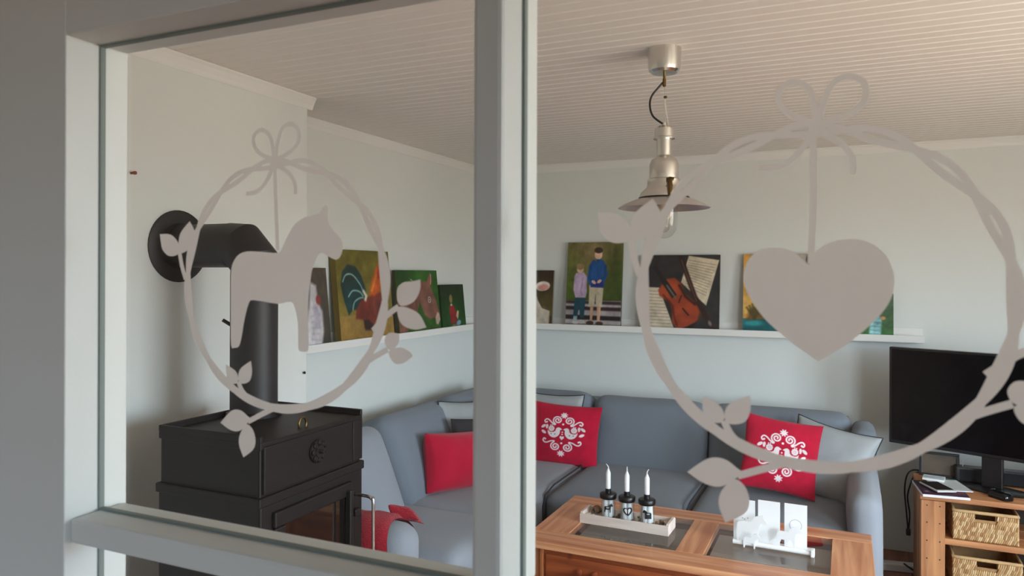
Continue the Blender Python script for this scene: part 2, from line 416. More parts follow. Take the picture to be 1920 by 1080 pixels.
# ceiling with real boards
ceiling = struct(MB().box(XL, XR, YK, YB, CEIL + 0.012, CEIL + 0.1).build('ceiling', ceil_m))
bw = 0.0625; cham = 0.006
n_b = int((YB - YK) / bw) + 1
bp_ = [(0.0004, 0.012), (0.0004, 0.004), (cham, 0.0), (bw - cham, 0.0), (bw - 0.0004, 0.004), (bw - 0.0004, 0.012)]
bme = None
for i in range(n_b):
    y = YK + i * bw
    if bme is None:
        V = [(XL + 0.002, a, z) for a, z in bp_] + [(XR - 0.002, a, z) for a, z in bp_]; k = len(bp_)
        F = [tuple(range(k)), tuple(range(2 * k - 1, k - 1, -1))] + [(j, j + k, (j + 1) % k + k, (j + 1) % k) for j in range(k)]
        bme = MB().add(V, F).mesh('ceiling_board', ceil_m)
    o = bpy.data.objects.new('ceiling_board', bme); COL.objects.link(o); o.parent = ceiling; o.location = (0, y, CEIL)
    if y + bw > YB: o.scale.y = (YB - y) / bw
# floor planks
floor = struct(MB().box(XL, XR, YK, YB, -0.1, -0.018).build('floor', floor_m))
pw = 0.135; fme = MB().bbox(0.0008, pw - 0.0008, 0, YB - YK, -0.018, 0.0, 0.0015).mesh('floor_plank', floor_m)
for i in range(int((XR - XL) / pw)):
    o = bpy.data.objects.new('floor_plank', fme); COL.objects.link(o); o.parent = floor
    o.location = (XL + i * pw + 0.02, YK, 0)
# crown moulding
prof = [(0, 0), (0, -0.052), (0.003, -0.052), (0.006, -0.046), (0.010, -0.034), (0.020, -0.014), (0.023, -0.010), (0.026, -0.006), (0.026, 0)]
def crown(name, p0, p1, out):
    p0, p1, out = Vector(p0), Vector(p1), Vector(out); k = len(prof)
    V = [p + out * a + Vector((0, 0, b)) for p in (p0, p1) for a, b in prof]
    F = [tuple(range(k)), tuple(range(2 * k - 1, k - 1, -1))] + [(j, j + k, (j + 1) % k + k, (j + 1) % k) for j in range(k)]
    return struct(MB().add(V, F).build(name, trim_m))
zc = CEIL - 0.0005
crown('trim_1', (XBR, YK, zc), (XBR, YBR + 0.026, zc), (1, 0, 0))
crown('trim_2', (XL, YBR, zc), (XBR, YBR, zc), (0, 1, 0))
crown('trim_3', (XL, YBR + 0.001, zc), (XL, YB, zc), (1, 0, 0))
crown('trim_4', (XL, YB, zc), (XR, YB, zc), (0, -1, 0))
crown('trim_5', (XR, YK, zc), (XR, YB, zc), (-1, 0, 0))
# living room window in the right wall
def window(name, axis, pos, u0, u1, z0, z1, cols, rows):
    """frame, bars and panes set into the hole; axis 'x': wall runs along y"""
    def bx(mb, a0, a1, p, q, r_, s_):
        return mb.box(a0, a1, p, q, r_, s_) if axis == 'x' else mb.box(p, q, a0, a1, r_, s_)
    a0, a1 = pos - 0.03, pos + 0.03; fwid = 0.05
    fr = MB(); bx(fr, a0, a1, u0, u0 + fwid, z0, z1); bx(fr, a0, a1, u1 - fwid, u1, z0, z1); bx(fr, a0, a1, u0 + fwid, u1 - fwid, z0, z0 + fwid); bx(fr, a0, a1, u0 + fwid, u1 - fwid, z1 - fwid, z1)
    W = struct(fr.build(name, trim_m))
    du = (u1 - u0 - 2 * fwid) / cols; dz = (z1 - z0 - 2 * fwid) / rows
    for i in range(1, cols): bx(MB(), a0, a1, u0 + fwid + i * du - 0.02, u0 + fwid + i * du + 0.02, z0 + fwid, z1 - fwid).build('mullion', trim_m, W)
    for i in range(cols):
        for j in range(rows):
            bx(MB(), pos - 0.003, pos + 0.003, u0 + fwid + i * du + 0.015, u0 + fwid + (i + 1) * du - 0.015, z0 + fwid + j * dz, z0 + fwid + (j + 1) * dz).build('pane', glass_m, W)
    return W
window('window_1', 'x', XR + 0.08, RW['y0'], RW['y1'], RW['z0'], RW['z1'], 3, 1)
window('window_3_added', 'y', YF - 0.01, FW['x0'], FW['x1'], FW['z0'], FW['z1'], 2, 1)  # added front-wall window, out of view, brightens the back wall
# hall behind the camera
HX0, HX1, HY0 = -1.5, 0.6, -2.2
struct(MB().box(HX0, HX1, HY0 - 0.15, HY0, 0, CEIL + 0.1).build('wall_hall_back', hall_m))
struct(MB().box(HX0 - 0.15, HX0, HY0 - 0.15, YF + 0.02, 0, CEIL + 0.1).build('wall_hall_left', hall_m))
struct(wall_hole('x', HX1, HX1 + 0.15, HY0 - 0.15, YF - 0.07, 0, CEIL + 0.1, (HL['y0'], HL['y1'], HL['z0'], HL['z1'])).build('wall_hall_right', hall_m))
struct(MB().box(HX0, HX1, HY0, YK, CEIL, CEIL + 0.1).build('ceiling_hall', hall_m)).location.y = -0.07
struct(MB().box(HX0, HX1, HY0, YK, -0.1, 0.0).build('floor_hall', hallfloor_m))
struct(MB().box(HX0, -0.88, YF + 0.005, YF + 0.02, 0, CEIL).box(0.38, HX1, YF + 0.005, YF + 0.02, 0, CEIL).box(-0.88, 0.38, YF + 0.005, YF + 0.02, 1.98, CEIL).build('wall_hall_front', hall_m))
window('window_2_added', 'x', HX1 + 0.08, HL['y0'], HL['y1'], HL['z0'], HL['z1'], 1, 1)  # added hall window, out of view, brightens the door's hall side

# ------------------------------------------------------------------ glazed door between hall and living room
DX0, DX1 = -0.7376, 0.2374; MXa, MXb = -0.2640, -0.2385        # glazing field, mullion
ZT, ZB, BAR = 1.8325, 1.3300, 0.0260
door = bpy.data.objects.new('door_1', None); COL.objects.link(door); struct(door)
tag(door, label='white painted glazed door with bars seen close up in front')
def dpart(mb, name, mt=door_m, **k): return mb.build(name, mt, door, **k)
dpart(MB().bbox(-0.878, DX0, YF, YK, 0.0, 1.975, 0.0015), 'stile')
dpart(MB().bbox(DX1, 0.378, YF, YK, 0.0, 1.975, 0.0015), 'stile')
dpart(MB().bbox(DX0, DX1, YF, YK, ZT, 1.975, 0.0015), 'top_rail')
dpart(MB().bbox(DX0, DX1, YF, YK, 0.0, 0.28, 0.0015), 'bottom_rail')
rowz = [ZT, ZB, ZB - BAR, 0.805, 0.805 - BAR, 0.28]
for j in (1, 3):
    dpart(MB().bbox(DX0, DX1, YF + 0.006, YK - 0.003, rowz[j] - BAR, rowz[j], 0.004), 'glazing_bar')
for (zt, zb) in ((ZT, ZB), (ZB - BAR, 0.805), (0.805 - BAR, 0.28)):
    dpart(MB().bbox(MXa, MXb, YF, YK, zb, zt, 0.004), 'mullion')
    for (xa, xb) in ((DX0, MXa), (MXb, DX1)):
        g = dpart(MB().box(xa + 0.001, xb - 0.001, D - 0.002, D + 0.002, zb + 0.001, zt - 0.001), 'glass_pane', pane_m)
        sl = MB(); t = 0.0022
        sl.box(xa, xa + t, D - 0.0030, D + 0.0030, zb, zt).box(xb - t, xb, D - 0.0030, D + 0.0030, zb, zt)
        sl.box(xa + t, xb - t, D - 0.0030, D + 0.0030, zb, zb + t).box(xa + t, xb - t, D - 0.0030, D + 0.0030, zt - t, zt)
        sl.build('glazing_seal', seal_m, g)

# ------------------------------------------------------------------ frosted wreath stickers on the panes
DEC = {"leafA":[[-1.349,0.438],[-1.218,0.432],[-1.133,0.369],[-1.111,0.299],[-1.143,0.253],[-1.239,0.246],[-1.315,0.301],[-1.337,0.372]],"leafB":[[-0.99,0.543],[-0.934,0.457],[-0.939,0.366],[-0.995,0.305],[-1.09,0.268],[-1.122,0.322],[-1.112,0.415],[-1.07,0.476]],"stemAB":[[-1.111,0.284],[-1.079,0.152],[-1.036,0.045]],"leafC":[[-0.574,-0.665],[-0.476,-0.707],[-0.441,-0.749],[-0.436,-0.793],[-0.465,-0.82],[-0.524,-0.813],[-0.564,-0.771]],"leafD":[[-0.299,-0.621],[-0.287,-0.711],[-0.311,-0.785],[-0.378,-0.814],[-0.427,-0.8],[-0.433,-0.734],[-0.398,-0.68]],"stemCD":[[-0.436,-0.8],[-0.388,-0.878],[-0.301,-0.946]],"leafE":[[-0.631,-1.157],[-0.513,-1.05],[-0.416,-1.035],[-0.339,-1.073],[-0.31,-1.107],[-0.415,-1.205],[-0.522,-1.207]],"leafF":[[-0.376,-1.422],[-0.424,-1.323],[-0.415,-1.234],[-0.348,-1.147],[-0.281,-1.178],[-0.248,-1.262],[-0.271,-1.345]],"stemEF":[[-0.329,-1.123],[-0.187,-1.053],[-0.039,-0.984]],"leafG":[[1.134,-0.347],[1.127,-0.413],[1.07,-0.469],[1.028,-0.457],[1.004,-0.405],[1.027,-0.355],[1.069,-0.34]],"leafH":[[1.251,-0.507],[1.174,-0.561],[1.104,-0.571],[1.057,-0.534],[1.046,-0.477],[1.142,-0.447],[1.22,-0.473]],"stemGH":[[0.76,-0.623],[0.89,-0.542],[1.033,-0.468]],"leafI":[[1.312,0.057],[1.314,-0.006],[1.284,-0.076],[1.234,-0.12],[1.152,-0.139],[1.115,-0.096],[1.118,-0.008],[1.172,0.035],[1.243,0.042]],"leafJ":[[1.366,-0.291],[1.275,-0.311],[1.173,-0.288],[1.126,-0.228],[1.121,-0.153],[1.203,-0.152],[1.305,-0.197]],"stemIJ":[[0.9,-0.333],[1.027,-0.213],[1.126,-0.146]],"bowL":[[-0.057,1.015],[-0.197,1.067],[-0.272,1.145],[-0.273,1.225],[-0.207,1.267],[-0.132,1.237],[-0.085,1.161],[-0.062,1.015]],"bowR":[[-0.044,1.014],[-0.033,1.129],[0.016,1.254],[0.097,1.291],[0.178,1.249],[0.187,1.156],[0.134,1.089],[0.044,1.045],[-0.038,1.014]],"tailL":[[-0.066,0.972],[-0.121,0.874],[-0.195,0.791],[-0.271,0.758],[-0.357,0.754]],"tailR":[[-0.02,0.963],[0.081,0.907],[0.135,0.847],[0.157,0.79],[0.159,0.726]],"string":[[-0.057,0.972],[-0.038,0.583],[-0.022,0.281]],"horse":[[-0.345,0.277],[-0.174,0.271],[-0.017,0.264],[0.029,0.316],[0.083,0.408],[0.154,0.492],[0.243,0.539],[0.331,0.555],[0.392,0.57],[0.426,0.617],[0.461,0.63],[0.478,0.602],[0.478,0.512],[0.521,0.442],[0.598,0.371],[0.62,0.316],[0.606,0.247],[0.565,0.206],[0.505,0.22],[0.428,0.256],[0.385,0.242],[0.359,0.193],[0.324,0.123],[0.307,0.025],[0.29,-0.101],[0.287,-0.298],[0.292,-0.481],[0.274,-0.517],[0.212,-0.519],[0.189,-0.485],[0.185,-0.301],[0.148,-0.161],[0.103,-0.13],[-0.024,-0.147],[-0.267,-0.123],[-0.324,-0.149],[-0.371,-0.289],[-0.399,-0.422],[-0.428,-0.505],[-0.477,-0.522],[-0.516,-0.501],[-0.521,-0.249],[-0.522,-0.026],[-0.519,0.107],[-0.499,0.182],[-0.441,0.248]]}
HEART = [(0.038,-0.375),(-0.107,-0.269),(-0.195,-0.196),(-0.275,-0.114),(-0.348,-0.003),(-0.383,0.092),(-0.38,0.168),(-0.349,0.234),(-0.295,0.281),(-0.223,0.299),(-0.144,0.289),(-0.083,0.26),(-0.032,0.205),(-0.01,0.194),(0.015,0.259),(0.07,0.309),(0.153,0.338),(0.243,0.338),(0.324,0.31),(0.395,0.239),(0.431,0.133),(0.423,0.027),(0.388,-0.053),(0.333,-0.125),(0.245,-0.217),(0.155,-0.293)]
def rot2(P, a):
    c_, s_ = math.cos(a), math.sin(a)
    return [(x * c_ - z * s_, x * s_ + z * c_) for x, z in P]
def leaf_poly(P):
    """closed smooth outline with a sharp tip at the first point"""
    Q = [Vector((p[0], p[1], 0)) for p in P]; Q = Q + [Q[0]]
    return [(p.x, p.y) for p in catmull(Q, 4)][:-1]
from mathutils.geometry import delaunay_2d_cdt
def sticker(name, label, cx, cz, R, rot, centre):
    """all film pieces lie in one plane: the overlapping outlines are cut into one flat layer without overlaps"""
    t = thing(name, label, 'window sticker', (cx, D - 0.0024, cz), group='frosted wreath stickers on the door panes')
    def sc(P, turn=True): return [(x * R, z * R) for x, z in (rot2(P, rot) if turn else P)]
    polys = []                                            # (priority, part key, outline)
    def quads(key, pr, pts, wd, closed=False):
        P = [Vector(p) for p in pts]; N = len(P); Lf = []; Rg = []
        for i in range(N):
            tg = (P[(i + 1) % N] - P[i - 1]) if closed else (P[min(i + 1, N - 1)] - P[max(0, i - 1)])
            tg.normalize(); nn = Vector((-tg.y, tg.x)); ww = (wd[i] if isinstance(wd, list) else wd) / 2
            Lf.append(P[i] + nn * ww); Rg.append(P[i] - nn * ww)
        if closed:
            for i in range(N):
                k = (i + 1) % N; polys.append((pr, key, [Lf[i], Rg[i], Rg[k], Lf[k]]))
        else:
            for i in range(N - 1): polys.append((pr, key, [Lf[i], Rg[i], Rg[i + 1], Lf[i + 1]]))
    N = 200
    for sg in (1, -1):
        P = []; W_ = []
        for i in range(N):
            a = 2 * PI * i / N; top = 0.5 + 0.5 * math.sin(a + 0.15)
            amp = 0.006 + 0.026 * top ** 0.8
            rr = 1.0 + 0.012 * math.cos(2 * a + 0.4) + sg * amp * math.sin(8 * a + 0.8)
            P.append((rr * math.cos(a), rr * math.sin(a))); W_.append(R * (0.062 - 0.022 * top))
        quads('vine_ring', 0, sc(P), W_, True)
    for n_, k in enumerate([q for q in DEC if q.startswith('leaf')]):
        polys.append((4, 'leaf%d' % n_, [Vector(p) for p in sc(leaf_poly(DEC[k]))]))
    for n_, k in enumerate([q for q in DEC if q.startswith('stem')]):
        P = [(p.x, p.y) for p in catmull([(a, b, 0) for a, b in DEC[k]], 4)]
        quads('stem%d' % n_, 1, sc(P), R * 0.044)
    for k in ('bowL', 'bowR', 'tailL', 'tailR'):
        P = [(p.x, p.y) for p in catmull([(a, b, 0) for a, b in DEC[k]], 5)]
        quads('ribbon_bow', 3, sc(P), R * 0.036)
    polys.append((3, 'ribbon_bow', [Vector(p) for p in sc([(-0.05 + 0.05 * math.cos(a), 0.985 + 0.045 * math.sin(a)) for a in [2 * PI * i / 16 for i in range(16)]])]))
    if centre == 'horse':
        quads('hanging_string', 2, sc(DEC['string']), R * 0.038)
        polys.append((5, 'horse_silhouette', [Vector(p) for p in sc([(p.x, p.y) for p in catmull([(a, b, 0) for a, b in DEC['horse']], 3, closed=True)])]))
    else:
        quads('hanging_string', 2, [(p[0] * R, p[1] * R) for p in [(0.005, 0.97), (0.01, 0.6), (-0.005, 0.20)]], R * 0.038)
        Q = [Vector((a, b, 0)) for a, b in HEART]; n1 = 13
        P = [(p.x, p.y) for p in catmull(Q[:n1 + 1], 4)] + [(p.x, p.y) for p in catmull(Q[n1:] + [Q[0]], 4)][1:-1]
        polys.append((5, 'heart_shape', [Vector(p) for p in sc(P, False)]))
    V = []; F = []
    for pr, key, P in polys:
        ar = sum(P[i].x * P[(i + 1) % len(P)].y - P[(i + 1) % len(P)].x * P[i].y for i in range(len(P)))
        if ar < 0: P = P[::-1]
        F.append(list(range(len(V), len(V) + len(P)))); V += P
    ov, oe, of, _, _, orig = delaunay_2d_cdt([v * 1000 for v in V], [], F, 1, 1e-4)
    parts = {}
    for f, og in zip(of, orig):
        if not og: continue
        best = max(og, key=lambda q: polys[q][0])
        parts.setdefault(polys[best][1], []).append(f)
    for key, fs in parts.items():
        idx = {}; VV = []; FF = []
        for f in fs:
            q = []
            for i in f:
                if i not in idx: idx[i] = len(VV); VV.append((ov[i].x / 1000, 0, ov[i].y / 1000))
                q.append(idx[i])
            FF.append(q)
        MB().add(VV, FF).build(key.rstrip('0123456789'), film_m, t)
    return t
sticker('wreath_sticker', 'frosted vine wreath with a hanging wooden-horse silhouette on the left pane', -0.4878, 1.5750, 0.1174, 0.0, 'horse')
sticker('wreath_sticker', 'frosted vine wreath with a large hanging heart on the right pane', -0.0219, 1.5712, 0.1168, math.radians(-4.5), 'heart')

# ================================================================== THINGS
# ------------------------------------------------------------------ corner sofa
sofa = thing('corner_sofa', 'grey fabric L-shaped corner sofa along the left and back walls', 'sofa')
def cush(name, size, r, loc, rot=(0, 0, 0), bul=(0, 0, 0), mt=sofa_m, wr=0.004, n=16, parent=sofa):
    return MB().rbox(*size, r, n, bul, None, wr, random.random() * 50).build(name, mt, parent, smooth=True, loc=loc, rot=rot)
def pipe_line(P, parent, r=0.004, mt=seam_m, name='seam'): return MB().tube(P, r, 6).build(name, mt, parent, smooth=True)
SX1 = 0.145                                                # right outer side
MB().bbox(XL + 0.02, -0.01, 3.60, YB - 0.03, 0.06, 0.30, 0.02).build('base', sofa_m, sofa, smooth=True, angle=40)
MB().bbox(XL + 0.02, -1.45, 2.62, 3.60, 0.06, 0.30, 0.02).build('base', sofa_lit_m, sofa, smooth=True, angle=40)
for fx, fy in ((-2.3, 2.75), (-1.52, 2.75), (-2.3, 4.7), (-0.1, 3.68), (-0.1, 4.7), (-1.3, 3.68)):
    MB().lathe([(0, 0), (0.022, 0), (0.028, 0.07), (0, 0.07)], 12).build('foot', black_m, sofa, loc=(fx, fy, 0))
# seat cushions (back run), front at y=3.55
SZ = 0.175; sz0 = 0.455 - SZ / 2
def seat(x0, x1, y0, y1, mt=sofa_m): return cush('seat_cushion', (x1 - x0 - 0.006, y1 - y0, SZ), 0.055, ((x0 + x1) / 2, (y0 + y1) / 2, sz0), bul=(0.0, 0.012, 0.012), mt=mt)
seat(-1.42, -0.70, 3.54, 4.38); seat(-0.70, 0.02, 3.54, 4.38)
seat(-2.08, -1.42, 3.14, 4.38, sofa_lit_m)                    # corner seat
seat(-2.08, -1.42, 2.62, 3.14, sofa_lit_m)
# back cushions, back run
def backc(x0, x1, top=0.835, mt=sofa_m):
    return cush('back_cushion', (x1 - x0 - 0.008, 0.26, 0.50), 0.085, ((x0 + x1) / 2, 4.44, top - 0.255), (math.radians(-17), 0, 0), (0.0, 0.03, 0.0), mt)
backc(-2.12, -1.44, 0.845); backc(-1.44, -0.73); backc(-0.73, 0.035)
MB().bbox(-2.2, 0.02, 4.60, YB - 0.03, 0.30, 0.77, 0.03).build('back_frame', sofa_m, sofa, smooth=True, angle=40)
# back cushions, left run
def backl(y0, y1, top=0.86, mt=sofa_m):
    return cush('back_cushion', (0.24, y1 - y0 - 0.008, 0.52), 0.08, (-2.13, (y0 + y1) / 2, top - 0.265), (0, math.radians(-22), 0), (0.03, 0.0, 0.0), mt)
backl(2.66, 3.12, 0.835, sofa_lit_m); backl(3.12, 3.80); backl(3.80, 4.42)
MB().bbox(XL + 0.02, -2.26, 2.62, 4.60, 0.30, 0.76, 0.03).build('back_frame', sofa_lit_m, sofa, smooth=True, angle=40)
# arms
arm = cush('armrest', (0.135, 0.98, 0.56), 0.06, (0.078, 4.03, 0.345), bul=(0.012, 0, 0.01), mt=sofa_lit_m)
MB().rbox(0.12, 0.34, 0.24, 0.05, 12).build('armrest_top', sofa_m, sofa, smooth=True, loc=(0.085, 4.36, 0.67))
cush('armrest', (0.80, 0.17, 0.52), 0.075, (-1.945, 2.50, 0.33), bul=(0.0, 0.01, 0.01), mt=sofa_lit_m)
# dark seams between cushions
pipe_line([(-0.70, 4.2, 0.458), (-0.70, 3.7, 0.462), (-0.70, 3.575, 0.440), (-0.70, 3.543, 0.39), (-0.70, 3.545, 0.30)], sofa, 0.005)
pipe_line([(-1.42, 4.2, 0.458), (-1.42, 3.7, 0.462), (-1.42, 3.575, 0.440), (-1.42, 3.543, 0.39), (-1.42, 3.545, 0.30)], sofa, 0.005)

# ------------------------------------------------------------------ cushions
def pillow(name, wd, ht, th, mt, label, loc, rot, n=40, pinch=0.10, colors=None, piping=None, wr=0.006, seed=0.0, cat='cushion', group=None):
    V = []; F = []
    def prof(u, v): return (max(0, 1 - u * u) ** 0.42) * (max(0, 1 - v * v) ** 0.42)
    for side in (1, -1):
        for j in range(n + 1):
            for i in range(n + 1):
                u, v = 2 * i / n - 1, 2 * j / n - 1
                x = wd / 2 * u * (1 - pinch * (1 - v * v) * abs(u) ** 2.0); z = ht / 2 * v * (1 - pinch * (1 - u * u) * abs(v) ** 2.0)
                y = -side * th / 2 * prof(u, v)
                nn = noise.noise(Vector((x * 9 + seed, z * 9, side * 3.1))) * wr * (1.0 if abs(u) < 1 and abs(v) < 1 else 0)
                V.append((x, y - side * nn * prof(u, v), z))
        b = 0 if side == 1 else (n + 1) ** 2
        for j in range(n):
            for i in range(n):
                a = b + j * (n + 1) + i
                F.append((a, a + 1, a + n + 2, a + n + 1) if side == 1 else (a, a + n + 1, a + n + 2, a + 1))
    mb = MB().add(V, F)
    t = thing(name, label, cat, loc, rot, group)
    me = bpy.data.meshes.new('cushion_cover'); me.from_pydata(mb.v, [], mb.f); me.materials.append(mt)
    me.polygons.foreach_set('use_smooth', [True] * len(me.polygons))
    if colors is not None: set_paint(me, colors)
    o = bpy.data.objects.new('cover', me); COL.objects.link(o); o.parent = t
    if piping:
        P = []
        ring = [(2 * i / n - 1, -1) for i in range(n)] + [(1, 2 * i / n - 1) for i in range(n)] + [(1 - 2 * i / n, 1) for i in range(n)] + [(-1, 1 - 2 * i / n) for i in range(n)]
        for u, v in ring:
            P.append((wd / 2 * u * (1 - pinch * (1 - v * v) * abs(u) ** 2.0), 0, ht / 2 * v * (1 - pinch * (1 - u * u) * abs(v) ** 2.0)))
        MB().tube(P, 0.0035, 6, closed=True).build('piping', piping, t, smooth=True)
    return t
# folk bird motif for the printed cushions
def motif(n):
    p = Paint(n + 1, n + 1, (186, 26, 56)); Wt = (240, 226, 226); Rd = (186, 26, 56)
    def X(x, y): return (0.5 + x * 0.5, 0.5 + y * 0.5)
    for sg in (-1, 1):
        def Y(P): return [X(-sg * a, b) for a, b in P]
        def el(cx, cy, rx, ry, rot, col): p.ell(*X(-sg * cx, cy), rx / 2, ry / 2, col, rot * -sg if True else rot, 1.2)
        for top in (1, -1):
            cy = 0.435 if top > 0 else -0.40
            sp = []
            for i in range(46):
                a = i / 45 * 2 * PI * 1.75; rr = 0.025 + 0.115 * i / 45
                sp.append((-0.17 + rr * math.cos(a - 0.4) * 1.0, cy + top * rr * math.sin(a - 0.4)))
            ex, ey = sp[-1]
            tail = [(ex, ey), (-0.24, cy - top * 0.155), (-0.33, cy - top * 0.10), (-0.42, cy - top * 0.02), (-0.50, cy + top * 0.005), (-0.555, cy - top * 0.05), (-0.53, cy - top * 0.11), (-0.48, cy - top * 0.09)]
            if top < 0: tail = [(ex, ey), (-0.22, cy + 0.165), (-0.32, cy + 0.15), (-0.42, cy + 0.10), (-0.50, cy + 0.10), (-0.555, cy + 0.16), (-0.53, cy + 0.22), (-0.48, cy + 0.20)]
            q = [(v.x, v.y) for v in catmull([(a, b, 0) for a, b in tail], 5)]
            p.line(Y(sp), 0.021, Wt, 1.2); p.line(Y(q), 0.021, Wt, 1.2)
            el(-0.485, tail[-1][1], 0.028, 0.028, 0, Wt)
        body = [(-0.015, 0.145), (-0.07, 0.19), (-0.13, 0.205), (-0.185, 0.165), (-0.205, 0.09), (-0.26, 0.045), (-0.34, 0.06), (-0.43, 0.10), (-0.42, 0.0), (-0.36, -0.085), (-0.28, -0.13), (-0.19, -0.125), (-0.11, -0.06), (-0.07, 0.03), (-0.065, 0.12)]
        p.poly(Y([(v.x, v.y) for v in catmull([(a, b, 0) for a, b in body], 4, closed=True)]), Wt, 1.2)
        el(-0.58, 0.20, 0.085, 0.045, 0.6, Wt); el(-0.465, 0.20, 0.04, 0.075, 0.0, Wt); el(-0.555, 0.02, 0.085, 0.045, -0.5, Wt)
        el(-0.325, 0.15, 0.115, 0.115, 0, Rd)
        for i in range(9):
            a = 2 * PI * i / 9
            el(-0.325 + 0.062 * math.cos(a), 0.15 + 0.062 * math.sin(a), 0.032, 0.032, 0, Wt)
        el(-0.325, 0.15, 0.028, 0.028, 0, Wt)
        el(-0.32, -0.02, 0.018, 0.018, 0, (120, 110, 110)); el(-0.21, -0.02, 0.018, 0.018, 0, (120, 110, 110))
        for i in range(3): el(-0.26 - 0.05 * i, 0.275 - 0.01 * i, 0.018, 0.018, 0, Wt)
    for cy in (0.61, -0.62):
        for i in range(8):
            a = 2 * PI * i / 8 + 0.39
            p.ell(*X(0.058 * math.cos(a), cy + 0.058 * math.sin(a)), 0.026, 0.011, Wt, a, 1.2)
    p.poly([X(a, b) for a, b in [(0, -0.19), (-0.065, -0.115), (-0.055, -0.065), (-0.025, -0.06), (0, -0.085), (0.025, -0.06), (0.055, -0.065), (0.065, -0.115)]], Wt, 1.2)
    for cy, r_ in ((0.065, 0.022), (-0.005, 0.022), (0.315, 0.032), (-0.285, 0.032)): p.ell(*X(0, cy), r_ / 2, r_ / 2, Wt, 0, 1.2)
    p.mottle(0.10, 10, 3)
    return p.linear().reshape(-1, 4)
NP = 170
mc = motif(NP); mc2 = np.concatenate([mc, np.tile(np.array(C(176, 24, 52)), ((NP + 1) ** 2, 1))])
R_ = math.radians
pillow('printed_cushion', 0.43, 0.37, 0.13, cushprint_m, 'red cushion with white folk birds print, beside the door mullion', (-1.545, 4.205, 0.617), (R_(-14), R_(2), R_(4)), NP, 0.06, mc2, None, 0.004, 1.0, group='red cushions with white bird print')
pillow('printed_cushion', 0.375, 0.375, 0.13, cushprint_m, 'red cushion with white folk birds print, leaning on the silver cushion at sofa end', (-0.305, 3.985, 0.668), (R_(-16), R_(8), R_(8)), NP, 0.06, mc2, None, 0.004, 7.0, group='red cushions with white bird print')
pillow('silver_cushion', 0.42, 0.40, 0.13, greyc_m, 'silver grey cushion with dark piping against the right sofa armrest', (-0.080, 4.15, 0.618), (R_(-20), R_(10), R_(-14)), 36, 0.10, None, pipingd_m, 0.012, 3.0)
pillow('grey_cushion', 0.38, 0.38, 0.10, greyc_m, 'pale grey cushion hidden behind the bird-print cushion beside the mullion', (-1.66, 4.30, 0.655), (R_(-15), R_(0), R_(3)), 24, 0.08, None, pipingd_m, 0.006, 9.0)
pillow('red_cushion', 0.36, 0.30, 0.19, red_m, 'plain red cushion standing on the left sofa seat', (-1.885, 3.43, 0.598), (R_(-12), R_(6), R_(68)), 30, 0.02, None, None, 0.012, 5.0)
pillow('charcoal_cushion', 0.36, 0.34, 0.12, dark_m, 'charcoal cushion just behind the plain red cushion', (-1.86, 3.70, 0.610), (R_(-14), R_(4), R_(58)), 24, 0.04, None, None, 0.008, 11.0)
pillow('grey_piped_cushion', 0.44, 0.42, 0.12, greyc_m, 'grey cushion with dark piping in the sofa corner behind red cushion', (-1.99, 3.83, 0.64), (R_(-18), R_(6), R_(72)), 24, 0.06, None, pipingd_m, 0.008, 13.0)
pillow('dark_red_cushion', 0.40, 0.40, 0.12, red_m, 'red cushion with only its tip showing in the sofa corner', (-1.92, 4.16, 0.66), (R_(-14), R_(20), R_(48)), 24, 0.10, None, None, 0.008, 17.0)
# red throw over the near arm
thr = thing('knit_throw', 'red knitted throw draped over the near sofa armrest', 'throw', (0, 0, 0))
NX, NS = 26, 46; V = []; F = []
xs0, xs1 = -2.20, -1.62
def arm_prof(t):
    """profile across the arm (y, z), t 0..1, from the stove side over the top to the seat"""
    r = 0.098; yc, zc_ = 2.50, 0.505
    if t < 0.42: return (yc - r, 0.16 + (zc_ - 0.16) * t / 0.42, Vector((0, -1, 0)))
    if t < 0.78:
        a = PI - PI * (t - 0.42) / 0.36
        return (yc + r * math.cos(a), zc_ + r * math.sin(a), Vector((0, math.cos(a), math.sin(a))))
    return (yc + r + 0.04 * (t - 0.78), zc_ - (t - 0.78) * 0.10, Vector((0, 1, 0.3)).normalized())
for k, off in ((0, 0.014), (1, 0.002)):
    for j in range(NS + 1):
        t = 0.73 * j / NS
        for i in range(NX + 1):
            s_ = i / NX; y, z, nv = arm_prof(t)
            edge = 0.05 * noise.noise(Vector((t * 4, 2.0, 0))) * (s_ ** 3) + (0.10 * max(0, t - 0.55)) * s_
            x = xs0 + (xs1 - xs0) * s_ + edge
            f = off + 0.010 * (0.6 + noise.noise(Vector((s_ * 8, t * 3, 1.7)))) * (1 if k == 0 else 0.6)
            if j == 0 or j == NS or i == 0 or i == NX: f = 0.006 if k == 0 else 0.002
            V.append(Vector((x, y, z)) + nv * f)
for k in (0, 1):
    b = k * (NX + 1) * (NS + 1)
    for j in range(NS):
        for i in range(NX):
            a = b + j * (NX + 1) + i
            F.append((a, a + 1, a + NX + 2, a + NX + 1) if k == 0 else (a, a + NX + 1, a + NX + 2, a + 1))
MB().add(V, F).build('throw_cloth', redknit_m, thr, smooth=True)
# bunched corner of the throw lying on the seat side
fold = pillow('folded_corner', 0.150, 0.105, 0.050, redknit_m, None, (0, 0, 0), (0, 0, 0), 24, 0.22, None, None, 0.03, 21.0, cat=None)
fo = fold.children[0]; fo.name = 'folded_corner.cloth'; fo.parent = thr; fo.location = (-1.640, 2.590, 0.598); fo.rotation_euler = (R_(60), R_(18), R_(6))
bpy.data.objects.remove(fold); fo.name = 'folded_corner'

